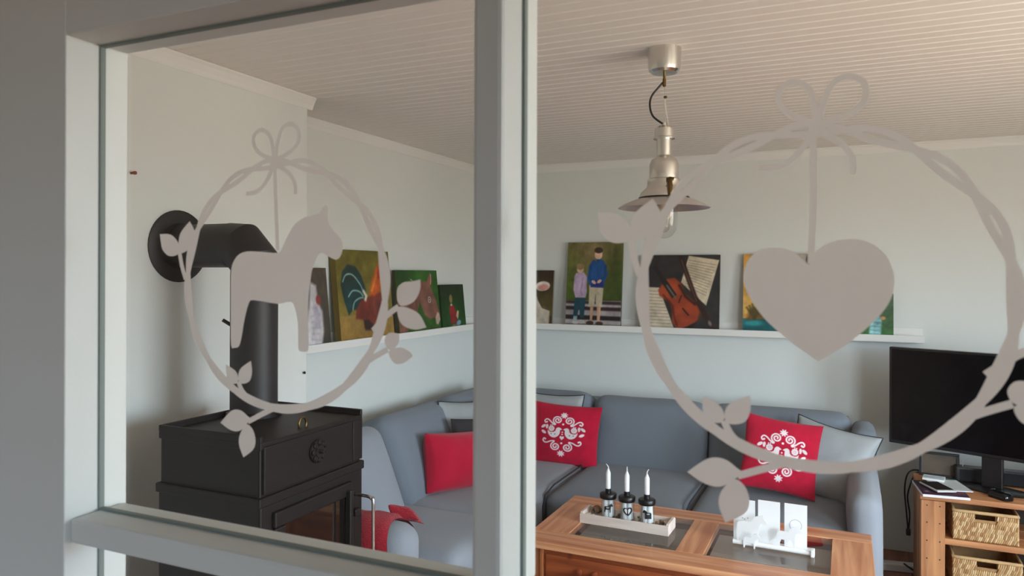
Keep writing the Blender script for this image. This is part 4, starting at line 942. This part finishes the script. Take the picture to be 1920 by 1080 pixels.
for g in (g1, g2):
    gp = tp_(MB().box(g[0] + 0.001, g[1] - 0.001, gy[0] + 0.001, gy[1] - 0.001, tZ - 0.009, tZ - 0.003), 'glass_inlay', tableglass_m)
    MB().box(g[0], g[1], gy[0], gy[0] + 0.0035, tZ - 0.010, tZ - 0.001).build('glass_edge', glassedge_m, gp)
    MB().box(g[0] + 0.002, g[1] - 0.002, gy[0] + 0.004, gy[1] - 0.002, tZ - 0.06, tZ - 0.05).build('display_floor', mat('display_floor_grey', C(206, 192, 180), 0.7, var=0.08), gp)
ap = 0.035
for sy in (-1, 1):
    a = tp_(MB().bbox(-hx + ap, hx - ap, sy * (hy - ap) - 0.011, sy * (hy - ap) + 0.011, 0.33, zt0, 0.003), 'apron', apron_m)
    yo = sy * (hy - ap + 0.011)
    for (xa, xb) in ((-hx + 0.10, -0.02), (0.02, hx - 0.10)):
        dw = MB().bbox(xa, xb, min(yo, yo + sy * 0.008), max(yo, yo + sy * 0.008), 0.350, zt0 - 0.022, 0.004).build('drawer_front', apron_m, a)
        for kx in (0.28, 0.40):
            if sy < 0: MB().lathe([(0, 0), (0.007, 0), (0.006, 0.008), (0.012, 0.014), (0.012, 0.018), (0, 0.022)], 14, TR((xa + (xb - xa) * kx, yo - 0.008, 0.425), (PI / 2, 0, 0))).build('drawer_knob', apron_m, a, smooth=True, angle=40)
for sx in (-1, 1):
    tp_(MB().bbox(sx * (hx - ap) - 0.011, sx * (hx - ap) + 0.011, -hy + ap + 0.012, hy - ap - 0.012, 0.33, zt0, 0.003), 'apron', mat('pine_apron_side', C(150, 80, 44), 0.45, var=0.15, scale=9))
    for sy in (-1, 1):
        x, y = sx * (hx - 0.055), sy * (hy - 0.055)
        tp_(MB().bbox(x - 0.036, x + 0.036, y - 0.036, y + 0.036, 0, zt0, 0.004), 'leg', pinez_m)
        if sy < 0: tp_(MB().bbox(x - 0.006 + 0.028 * -sx, x + 0.006 + 0.028 * -sx, y - 0.042, y - 0.034, 0.02, zt0 - 0.002, 0.002), 'leg_moulding', pinez_m)
tp_(MB().bbox(-hx + 0.06, hx - 0.06, -hy + 0.06, hy - 0.06, 0.14, 0.162, 0.003), 'lower_shelf', pine_m)

# ------------------------------------------------------------------ candle tray
gz = tZ - 0.003
tray = thing('candle_tray', 'narrow whitewashed wooden tray on the coffee table', 'tray', (-0.850, 3.085, gz), (0, 0, R_(-1.5)))
tw, td, th_ = 0.385, 0.125, 0.040
MB().box(-tw / 2 + 0.0122, tw / 2 - 0.0122, -td / 2 + 0.0102, td / 2 - 0.0102, 0, 0.0215).build('tray_bottom', traym_m, tray)
for sy in (-1, 1): MB().bbox(-tw / 2, tw / 2, sy * (td / 2 - 0.005) - 0.005, sy * (td / 2 - 0.005) + 0.005, 0.0, th_, 0.0015).build('tray_side', traym_m, tray)
for sx in (-1, 1): MB().bbox(sx * (tw / 2 - 0.006) - 0.006, sx * (tw / 2 - 0.006) + 0.006, -td / 2 + 0.0105, td / 2 - 0.0105, 0.0, th_ + 0.006, 0.0015).build('tray_end', traym_m, tray)
HORSE = DEC['horse']
def curved_print(poly, size, r_, z0, flip=False, ang=0.0):
    """thin print wrapped on a cylinder of radius r_, facing the -y side turned by ang"""
    P = [(p.x, p.y) for p in catmull([(a, b, 0) for a, b in poly], 2, closed=True)]
    bm = bmesh.new(); vs = [bm.verts.new((x * (-1 if flip else 1) * size, y * size, 0)) for x, y in P]
    f = bm.faces.new(vs); bmesh.ops.triangulate(bm, faces=[f])
    bmesh.ops.subdivide_edges(bm, edges=[e2 for e2 in bm.edges if e2.calc_length() > 0.006], cuts=3, use_grid_fill=True)
    bmesh.ops.triangulate(bm, faces=bm.faces[:]); bm.verts.index_update()
    V = []
    for v in bm.verts:
        a = v.co.x / r_ - PI / 2 + ang
        V.append((r_ * math.cos(a), r_ * math.sin(a), z0 + v.co.y))
    F = [[v.index for v in q.verts] for q in bm.faces]; bm.free()
    return MB().add(V, F)
JH = 0.086; JR = 0.031
heart_o = [(x, y) for x, y in HEART]
heart_i = [(x * 0.62, y * 0.62 + 0.01) for x, y in HEART]
specs = [(-0.935, 3.088, 'horse', False, 'leftmost candle jar in the tray, black horse facing right', 'leftmost white candle on the tray, its wick bent left', 0.012, -1),
         (-0.850, 3.080, 'heart', False, 'middle candle jar in the tray, printed with a black heart', 'middle white candle on the tray with upright wick', 0.0, 0),
         (-0.762, 3.074, 'horse', True, 'rightmost candle jar in the tray, black horse facing left', 'rightmost white candle on the tray, its wick bent right', 0.008, 1)]
for (jx, jy, pic, flip, lab, clab, bend, bs) in specs:
    j = thing('candle_jar', lab, 'candle jar', (jx, jy, gz + 0.022), (0, 0, YAW * 0.5), group='glass candle jars with black lids')
    MB().lathe([(0, 0.0), (JR - 0.002, 0.0), (JR, 0.003), (JR, JH), (JR - 0.0012, JH), (JR - 0.0012, 0.004), (0, 0.003)], 36).build('glass_body', jar_m, j, smooth=True, angle=40)
    for (a, b, tl, tz) in ((-0.0145, 0.004, 0.06, 0.0), (0.0145, 0.003, -0.06, 0.0), (-0.006, -0.013, -0.05, 0.0), (0.008, -0.0125, 0.04, 0.0), (0.0, 0.016, -0.03, 0.0)):
        MB().lathe([(0, 0), (0.0128, 0), (0.0128, 0.072), (0.010, 0.075), (0, 0.076)], 16, TR((a, b, 0.0045), (tl * 0.3, tl, 0))).build('stored_candle', candle_m, j, smooth=True, angle=40)
    MB().lathe([(0, JH - 0.004), (JR + 0.0035, JH - 0.004), (JR + 0.005, JH - 0.001), (JR + 0.005, JH + 0.014), (JR + 0.002, JH + 0.018), (0.013, JH + 0.020), (0.0125, JH + 0.036), (0.0108, JH + 0.037), (0.0108, JH + 0.022), (0, JH + 0.022)], 36).build('black_lid', black_m, j, smooth=True, angle=40)
    if pic == 'horse':
        pr_ = curved_print(HORSE, 0.034, JR + 0.0004, 0.045, flip, 0.10); pr_.build('horse_print', print_m, j)
        sad = [(-0.30, 0.20), (0.05, 0.20), (0.10, 0.10), (-0.25, 0.06)]
        curved_print(sad, 0.032, JR + 0.0008, 0.044, flip, 0.10).build('saddle_print', mat('saddle_grey', C(170, 170, 170), 0.6), j)
    else:
        curved_print(heart_o, 0.050, JR + 0.0004, 0.046, False, 0.15).build('heart_print', print_m, j)
        for sg in (-1, 1):
            hp = [(sg * 0.05, 0.12), (sg * 0.10, 0.22), (sg * 0.22, 0.25), (sg * 0.30, 0.12), (sg * 0.20, -0.06), (sg * 0.07, -0.22)]
            curved_print(hp, 0.046, JR + 0.0008, 0.046, False, 0.15).build('heart_print_inner', mat('heart_light', C(206, 206, 206), 0.6), j)
    cz_ = gz + 0.022 + JH + 0.0225
    cnd = thing('taper_candle', clab, 'candle', (jx, jy, cz_), group='white candles on the jars')
    MB().lathe([(0, 0), (0.0105, 0), (0.0105, 0.078), (0.0095, 0.084), (0.0055, 0.094), (0.003, 0.100), (0, 0.101)], 24).build('wax_body', candle_m, cnd, smooth=True, angle=50)
    MB().tube(catmull([(0, 0, 0.096), (0, 0, 0.106), (bs * bend * 0.4, 0, 0.114), (bs * bend * 0.9 + 0.0005, 0, 0.119)], 4), [0.0030] * 4 + [0.0026] * 4 + [0.0020] * 5, 8).build('wick', candle_m, cnd, smooth=True)
peb = [mat('pebble_%d' % i, c, 0.6, var=0.2, scale=60) for i, c in enumerate((C(196, 186, 168), C(120, 104, 84), C(86, 78, 66), C(214, 206, 196), C(150, 124, 92)))]
ps = [MB().rbox(0.020, 0.015, 0.011, 0.0054, 6, wr=0.002, seed=i * 3).mesh('pebble', peb[i], True) for i in range(5)]
spots = [(-0.168, -0.02), (-0.160, 0.02), (-0.140, 0.035), (-0.145, -0.03), (-0.125, 0.045), (-0.042, -0.038), (-0.044, 0.03), (-0.040, -0.005), (0.046, -0.038), (0.044, 0.035), (0.045, 0.0), (0.132, -0.035), (0.150, -0.02), (0.160, 0.02), (0.140, 0.03), (0.165, -0.038), (0.128, 0.0), (0.148, 0.008)]
for i, (a, b) in enumerate(spots):
    o = bpy.data.objects.new('pebble', ps[i % 5]); COL.objects.link(o)
    ca, sa = math.cos(R_(-1.5)), math.sin(R_(-1.5))
    o.location = (-0.850 + a * ca - b * sa, 3.085 + a * sa + b * ca, gz + 0.022 + 0.0058); o.rotation_euler = (0, 0, i * 1.3)
    tag(o, 'small pebble or shell lying in the candle tray', 'pebble', 'pebbles and shells in the candle tray')
sh = thing('curled_bark', 'brown curled shell piece in the left end of the candle tray', 'shell', (-0.995, 3.108, gz + 0.022))
P = []
V = []; F = []
for i in range(13):
    a = PI * 1.2 * i / 12 - 0.3
    for k in range(5):
        r_ = 0.017; tt = k / 4 - 0.5
        V.append((r_ * math.cos(a) * (1 - tt * tt), tt * 0.05, 0.018 + r_ * math.sin(a) * (1 - tt * tt)))
for i in range(12):
    for k in range(4): F.append((i * 5 + k, i * 5 + k + 1, i * 5 + k + 6, i * 5 + k + 5))
o = MB().add(V, F).build('shell_curl', mat('bark_brown', C(130, 92, 66), 0.7, var=0.3, scale=60), sh, smooth=True)
md = o.modifiers.new('thick', 'SOLIDIFY'); md.thickness = 0.002

# ------------------------------------------------------------------ white card holder with horses
ch = thing('card_holder', 'white holder with horse cut-outs carrying three white cards', 'card holder', (-0.262, 3.075, gz), (0, 0, R_(-2)))
MB().tube([(-0.145, -0.034, 0.012), (0.150, -0.034, 0.012)], 0.0095, 12).build('front_bar', white_m, ch, smooth=True, angle=50)
MB().bbox(-0.140, 0.148, -0.030, 0.040, 0.0, 0.006, 0.002).build('base_plate', white_m, ch)
MB().bbox(0.142, 0.156, -0.050, -0.020, 0.0, 0.028, 0.003).build('bar_end', white_m, ch)
def holder_horse(cx, cz, s_, y, flip=False):
    P = [(p.x, p.y) for p in catmull([(a, b, 0) for a, b in HORSE], 2, closed=True)]
    P = [(cx + x * s_ * (-1 if flip else 1), cz + z * s_) for x, z in P]
    MB().prism(P, y - 0.0015, y + 0.0015).build('horse_cutout', white_m, ch)
holder_horse(-0.078, 0.070, 0.100, -0.036); holder_horse(0.062, 0.058, 0.082, -0.035, False); holder_horse(-0.075, 0.026, 0.055, -0.046)
ink_m = mat('faint_grey_print', C(196, 198, 204), 0.7)
for i, (cx, hh_, ln) in enumerate(((-0.109, 0.162, 0.020), (-0.015, 0.169, 0.005), (0.084, 0.170, -0.005))):
    wl = [('left white card in the holder, with faint grey dots', ), ('middle white card in the holder', ), ('right white card in the holder, with a faint wreath drawing', )][i][0]
    c_ = thing('white_card', wl, 'card', (-0.262 + cx, 3.072 + 0.014 - cx * 0.035, gz + 0.0065), (0, 0, R_(-2)), group='white cards in the holder')
    MB().bbox(-0.0415, 0.0415, -0.0012, 0.0012, 0, hh_, 0.0005).build('card_sheet', white_m, c_)
    if i == 0:
        for (a, b) in ((-0.002, 0.108), (-0.026, 0.098), (-0.006, 0.088), (0.002, 0.084), (0.014, 0.090), (-0.010, 0.066)):
            MB().prism([(a + 0.003 * math.cos(q), b + 0.003 * math.sin(q)) for q in [2 * PI * w_ / 10 for w_ in range(10)]], -0.0016, -0.0011).build('printed_dot', ink_m, c_)
    if i == 2:
        MB().strip([(0.022 * math.cos(q), 0.088 + 0.022 * math.sin(q)) for q in [2 * PI * w_ / 30 for w_ in range(30)]], 0.0022, -0.0016, -0.0011, closed=True).build('printed_wreath', ink_m, c_)

# ------------------------------------------------------------------ TV stand
vX0, vX1, vY0, vY1, vZ = 0.320, 1.75, 4.00, 4.42, 0.55
st = thing('tv_stand', 'rustic plank shelf unit standing under the television', 'shelf unit', (vX0, vY0, 0))
LW = vX1 - vX0; LD = vY1 - vY0
for i in range(3): MB().bbox(0.0, LW, 0.004 + i * LD / 3, (i + 1) * LD / 3 - 0.002, vZ - 0.026, vZ, 0.003).build('top_plank', rustic_m, st)
for z in (0.322, 0.095):
    for i in range(3): MB().bbox(0.022, LW - 0.022, 0.012 + i * (LD - 0.02) / 3, (i + 1) * (LD - 0.02) / 3 + 0.008, z, z + 0.028, 0.003).build('shelf_plank', rustic_m, st)
for sx in (0, 1):
    for sy in (0, 1):
        xa = 0.004 if sx == 0 else LW - 0.104; ya = 0.0 if sy == 0 else LD - 0.022
        po = MB().bbox(xa, xa + 0.10, ya, ya + 0.022, 0, vZ - 0.0265, 0.003).build('post', rusticz_m, st)
        if sy == 0:
            for nz_ in (0.50, 0.42, 0.334, 0.25, 0.108):
                for nx_ in (0.025, 0.078): MB().lathe([(0, 0), (0.0035, 0), (0.003, 0.0012), (0, 0.0015)], 8, TR((xa + nx_, 0.0002, nz_), (PI / 2, 0, 0))).build('nail_head', black_m, po)
    xs = 0.004 if sx == 0 else LW - 0.022
    for i in range(2): MB().bbox(xs, xs + 0.018, 0.03 + i * 0.18, 0.20 + i * 0.18, 0.02, vZ - 0.0265, 0.002).build('side_plank', rusticz_m, st)
MB().bbox(0.03, LW - 0.03, LD - 0.008, LD - 0.002, 0.12, vZ - 0.03, 0.001).build('back_panel', mat('dark_back_panel', C(44, 34, 28), 0.7), st)
# woven baskets
def basket(label, x, y, z, wd, dp, ht):
    b = thing('woven_basket', label, 'basket', (x, y, z), group='woven baskets in the tv stand')
    # inner liner
    ln = MB(); t = 0.006
    ln.box(-wd / 2 + t, wd / 2 - t, -dp / 2 + t, dp / 2 - t, 0, 0.006)
    ln.box(-wd / 2 + t, -wd / 2 + 2 * t, -dp / 2 + t, dp / 2 - t, 0.006, ht - 0.01).box(wd / 2 - 2 * t, wd / 2 - t, -dp / 2 + t, dp / 2 - t, 0.006, ht - 0.01)
    ln.box(-wd / 2 + 2 * t, wd / 2 - 2 * t, dp / 2 - 2 * t, dp / 2 - t, 0.006, ht - 0.01)
    hx0, hx1, hz0 = -0.04, 0.04, ht * 0.72; hz1 = ht - 0.02
    ln.box(-wd / 2 + 2 * t, hx0, -dp / 2 + t, -dp / 2 + 2 * t, 0.006, ht - 0.01).box(hx1, wd / 2 - 2 * t, -dp / 2 + t, -dp / 2 + 2 * t, 0.006, ht - 0.01).box(hx0, hx1, -dp / 2 + t, -dp / 2 + 2 * t, 0.006, hz0)
    ln.build('basket_liner', wicker_m[1], b)
    # weave: slanted strands in rows
    rows = 6; rh = (ht - 0.016) / rows
    for side in ('front', 'left', 'right', 'back'):
        mbs = [MB(), MB(), MB()]
        L_ = wd if side in ('front', 'back') else dp; n = int(L_ / 0.0082)
        for r_ in range(rows):
            for i in range(n):
                a = -L_ / 2 + (i + 0.5) * L_ / n; zz = 0.004 + (r_ + 0.5) * rh
                if side == 'front' and hx0 - 0.004 < a < hx1 + 0.004 and hz0 - 0.006 < zz < hz1: continue
                sg = 1 if r_ % 2 == 0 else -1
                R3 = TR((0, 0, 0), (0, 0.30 + 0.10 * sg, 0)); M_ = TR((a, -0.004, zz)) @ R3
                if side == 'front': M_ = TR((0, -dp / 2 + 0.004, 0)) @ M_
                elif side == 'back': M_ = TR((0, dp / 2 + 0.001, 0)) @ M_
                elif side == 'left': M_ = TR((-wd / 2 + 0.004, 0, 0), (0, 0, -PI / 2)) @ M_
                else: M_ = TR((wd / 2 - 0.004, 0, 0), (0, 0, PI / 2)) @ M_
                mbs[random.randrange(3)].rbox(0.0080, 0.008, rh * 1.30, 0.0034, 3, M=M_)
        for q, mb in enumerate(mbs):
            o = mb.build('woven_' + side, wicker_m[q], b, smooth=True); o['kind'] = 'stuff'
    P = [(-wd / 2, -dp / 2, 0), (wd / 2, -dp / 2, 0), (wd / 2, dp / 2, 0), (-wd / 2, dp / 2, 0)]
    rim = []
    for i in range(4):
        p, q = Vector(P[i]), Vector(P[(i + 1) % 4])
        for s_ in range(10): rim.append(tuple(p.lerp(q, s_ / 10) + Vector((0, 0, ht - 0.006))))
    MB().tube(rim, 0.008, 8, closed=True).build('rim', wicker_m[0], b, smooth=True)
    return b
basket('upper woven basket with a cut-out handle in the tv stand', vX0 + 0.268, vY0 + 0.175, 0.3505, 0.255, 0.30, 0.140)
basket('lower woven basket on the bottom shelf of the tv stand', vX0 + 0.275, vY0 + 0.175, 0.1235, 0.27, 0.30, 0.150)

# ------------------------------------------------------------------ television
tv = thing('television', 'black flat television angled on the plank stand', 'television', (0.640, 4.200, vZ), (0, 0, R_(-22.8)))
W2, zb, zt = 0.468, 0.158, 0.660
MB().bbox(-W2, W2, -0.010, 0.030, zb, zt, 0.004).build('housing', black_m, tv)
MB().box(-W2 + 0.014, W2 - 0.014, -0.0112, -0.0098, zb + 0.018, zt - 0.012).build('screen', tvscr_m, tv)
MB().bbox(-0.26, 0.26, 0.030, 0.062, zb + 0.04, zt - 0.18, 0.01).build('rear_housing', black_m, tv)
MB().bbox(-0.045, 0.045, -0.002, 0.024, 0.012, zb + 0.01, 0.006).build('neck', black_m, tv)
MB().lathe([(0, 0), (0.15, 0), (0.155, 0.004), (0.145, 0.010), (0.04, 0.014), (0, 0.014)], 40, TR((0, 0.01, 0), sc=(1.1, 0.50, 1))).build('foot', black_m, tv, smooth=True, angle=40)
# sound bar, set-top box, framed photo, mouse, papers
sb_ = thing('sound_bar', 'long black sound bar lying under the television', 'sound bar', (0.86, 4.345, vZ))
MB().bbox(-0.36, 0.42, -0.035, 0.035, 0.0, 0.075, 0.008).build('bar_body', black_m, sb_)
MB().bbox(-0.34, 0.40, -0.0375, -0.034, 0.008, 0.066, 0.001).build('speaker_grille', mat('grille_black', C(26, 26, 29), 0.8, bump=0.6, bscale=900), sb_)
bx_ = thing('white_box', 'flat white box standing behind the television foot', 'box', (1.02, 4.372, vZ + 0.0755))
MB().bbox(-0.17, 0.19, -0.045, 0.035, 0, 0.055, 0.003).build('box_body', mat('white_plastic', C(206, 214, 216), 0.4), bx_)
MB().bbox(-0.17, 0.19, -0.0462, -0.045, 0.004, 0.026, 0.0005).build('grey_front', mat('grey_plastic', C(150, 160, 160), 0.5), bx_)
pf = thing('photo_frame', 'dark framed brown picture leaning at the left end of the stand', 'photo frame', (0.435, 4.372, vZ), (R_(-10), 0, R_(-6)))
fr_ = MB(); a, b, hh_ = 0.090, 0.014, 0.125
fr_.bbox(-a, a, -0.006, 0.008, 0, b, 0.002).bbox(-a, a, -0.006, 0.008, hh_ - b, hh_, 0.002).bbox(-a, -a + b, -0.006, 0.008, b, hh_ - b, 0.002).bbox(a - b, a, -0.006, 0.008, b, hh_ - b, 0.002)
fr_.build('frame', black_m, pf)
MB().box(-a + b, a - b, -0.001, 0.003, b, hh_ - b).build('picture', mat('brown_picture', C(84, 68, 52), 0.5, var=0.5, scale=14), pf)
wr_ = thing('white_antenna', 'thin white rod standing beside the dark photo frame', 'antenna', (0.535, 4.335, vZ))
MB().lathe([(0, 0), (0.010, 0), (0.010, 0.004), (0.003, 0.006), (0.0022, 0.110), (0, 0.110)], 12).build('antenna_rod', mat('pale_rod', C(190, 188, 186), 0.4), wr_, smooth=True, angle=40)
ms = thing('computer_mouse', 'black glossy mouse on the tv stand beside the magazines', 'mouse', (0.655, 4.075, vZ), (0, 0, R_(40)))
V_ = MB().rbox(0.062, 0.105, 0.052, 0.024, 12)
V_.v = [(x, y, max(0.0, z + 0.0095)) for x, y, z in V_.v]
V_.build('mouse_shell', mat('gloss_black', C(14, 14, 16), 0.15), ms, smooth=True)
MB().tube([(0, 0.030, 0.0335), (0, 0.046, 0.030)], 0.004, 8).build('scroll_wheel', mat('wheel_grey', C(120, 120, 124), 0.4), ms)
def paint_sheet(label, name, wd, dp, th, paint, loc, rz, cat):
    t = thing(name, label, cat, loc, (0, 0, rz)); W, H = paint.W, paint.H; V = []; F = []
    for j in range(H):
        for i in range(W): V.append((-wd / 2 + wd * i / (W - 1), -dp / 2 + dp * j / (H - 1), th + 0.0003))
    for j in range(H - 1):
        for i in range(W - 1): a = j * W + i; F.append((a, a + 1, a + W + 1, a + W))
    me = bpy.data.meshes.new('cover'); me.from_pydata(V, [], F); me.materials.append(canvas_m); set_paint(me, paint.linear().reshape(-1, 4))
    o = bpy.data.objects.new('cover', me); COL.objects.link(o); o.parent = t
    MB().bbox(-wd / 2, wd / 2, -dp / 2, dp / 2, 0, th, 0.0005).build('page_block', mat('paper_white', C(226, 222, 222), 0.7), t)
    return t
p = Paint(60, 70, (58, 34, 54), 0.8); p.vgrad((70, 34, 60), (40, 36, 40), 0, 1); p.poly([(0.55, 0.5), (0.95, 0.42), (0.98, 0.8), (0.6, 0.85)], (40, 60, 60), 3); p.ell(0.72, 0.62, 0.12, 0.05, (206, 176, 166), -0.4, 3); p.ell(0.85, 0.25, 0.12, 0.1, (110, 40, 76), 0, 8); p.ell(0.14, 0.22, 0.04, 0.03, (180, 160, 176), 0.5, 3); p.ell(0.82, 0.74, 0.05, 0.05, (214, 190, 180), 0, 3); p.mottle(0.3, 8, 23)
paint_sheet('magazine with purple cover on the corner of the tv stand', 'magazine', 0.195, 0.255, 0.012, p, (0.412, 4.093, vZ), R_(6), 'magazine')
p = Paint(50, 60, (214, 218, 216), 0.75)
for i in range(9): p.line([(0.12, 0.9 - 0.09 * i), (0.85, 0.9 - 0.09 * i)], 0.02, (170, 180, 184), 3)
p.poly([(0, 0.93), (1, 0.93), (1, 1), (0, 1)], (60, 150, 164), 2)
paint_sheet('white leaflet with grey lines lying on the purple magazine', 'leaflet', 0.145, 0.205, 0.004, p, (0.452, 4.165, vZ + 0.0125), R_(14), 'leaflet')
p2_ = Paint(40, 40, (206, 220, 224), 1.0); p2_.line([(0.1, 0.6), (0.8, 0.62)], 0.05, (120, 140, 170), 4); p2_.line([(0.1, 0.4), (0.5, 0.42)], 0.05, (60, 90, 130), 4)
paint_sheet('small folded white paper at the back of the magazine pile', 'folded_paper', 0.095, 0.075, 0.010, p2_, (0.400, 4.245, vZ + 0.017), R_(-10), 'paper')
ph = thing('tablet', 'black tablet lying on top of the purple magazine', 'tablet', (0.398, 4.085, vZ + 0.0172), (0, 0, R_(24)))
MB().bbox(-0.045, 0.045, -0.085, 0.075, 0, 0.009, 0.003).build('tablet_body', mat('tablet_white', C(206, 202, 196), 0.4), ph, smooth=True, angle=40)
MB().box(-0.041, 0.041, -0.070, 0.071, 0.0088, 0.0094).build('screen', tvscr_m, ph)
# cables and power strip
cb = thing('hanging_cable', 'two black cables hanging on the wall left of the tv stand', 'cable')
MB().tube(catmull([(0.36, 4.50, 0.545), (0.325, 4.55, 0.53), (0.305, 4.62, 0.48), (0.300, 4.70, 0.38), (0.312, 4.75, 0.25), (0.322, 4.77, 0.14)], 6), 0.0045, 8).build('cable', black_m, cb, smooth=True)
MB().tube(catmull([(0.37, 4.50, 0.545), (0.345, 4.60, 0.50), (0.330, 4.70, 0.42), (0.318, 4.75, 0.33), (0.330, 4.77, 0.23), (0.326, 4.78, 0.14)], 6), 0.0045, 8).build('cable', black_m, cb, smooth=True)
MB().rbox(0.024, 0.030, 0.036, 0.006, 6, M=TR((0.324, 4.775, 0.125))).build('plug', black_m, cb, smooth=True)
pw_ = thing('power_strip', 'white power strip on the floor beside the tv stand', 'power strip', (0.26, 4.49, 0), (0, 0, R_(8)))
MB().bbox(-0.16, 0.12, -0.03, 0.03, 0, 0.04, 0.006).build('strip_body', mat('strip_white', C(214, 210, 204), 0.45), pw_)
for i in range(4): MB().lathe([(0.018, 0.0402), (0.020, 0.0402), (0.020, 0.041), (0.017, 0.041)], 18, TR((-0.12 + i * 0.062, 0, 0))).build('socket', mat('strip_white', C(214, 210, 204), 0.45), pw_)
MB().tube(catmull([(0.02, -0.02, 0.046), (0.05, -0.04, 0.03), (0.10, -0.05, 0.008), (0.18, -0.06, 0.006)], 6), 0.005, 8).build('lead', black_m, pw_, smooth=True)
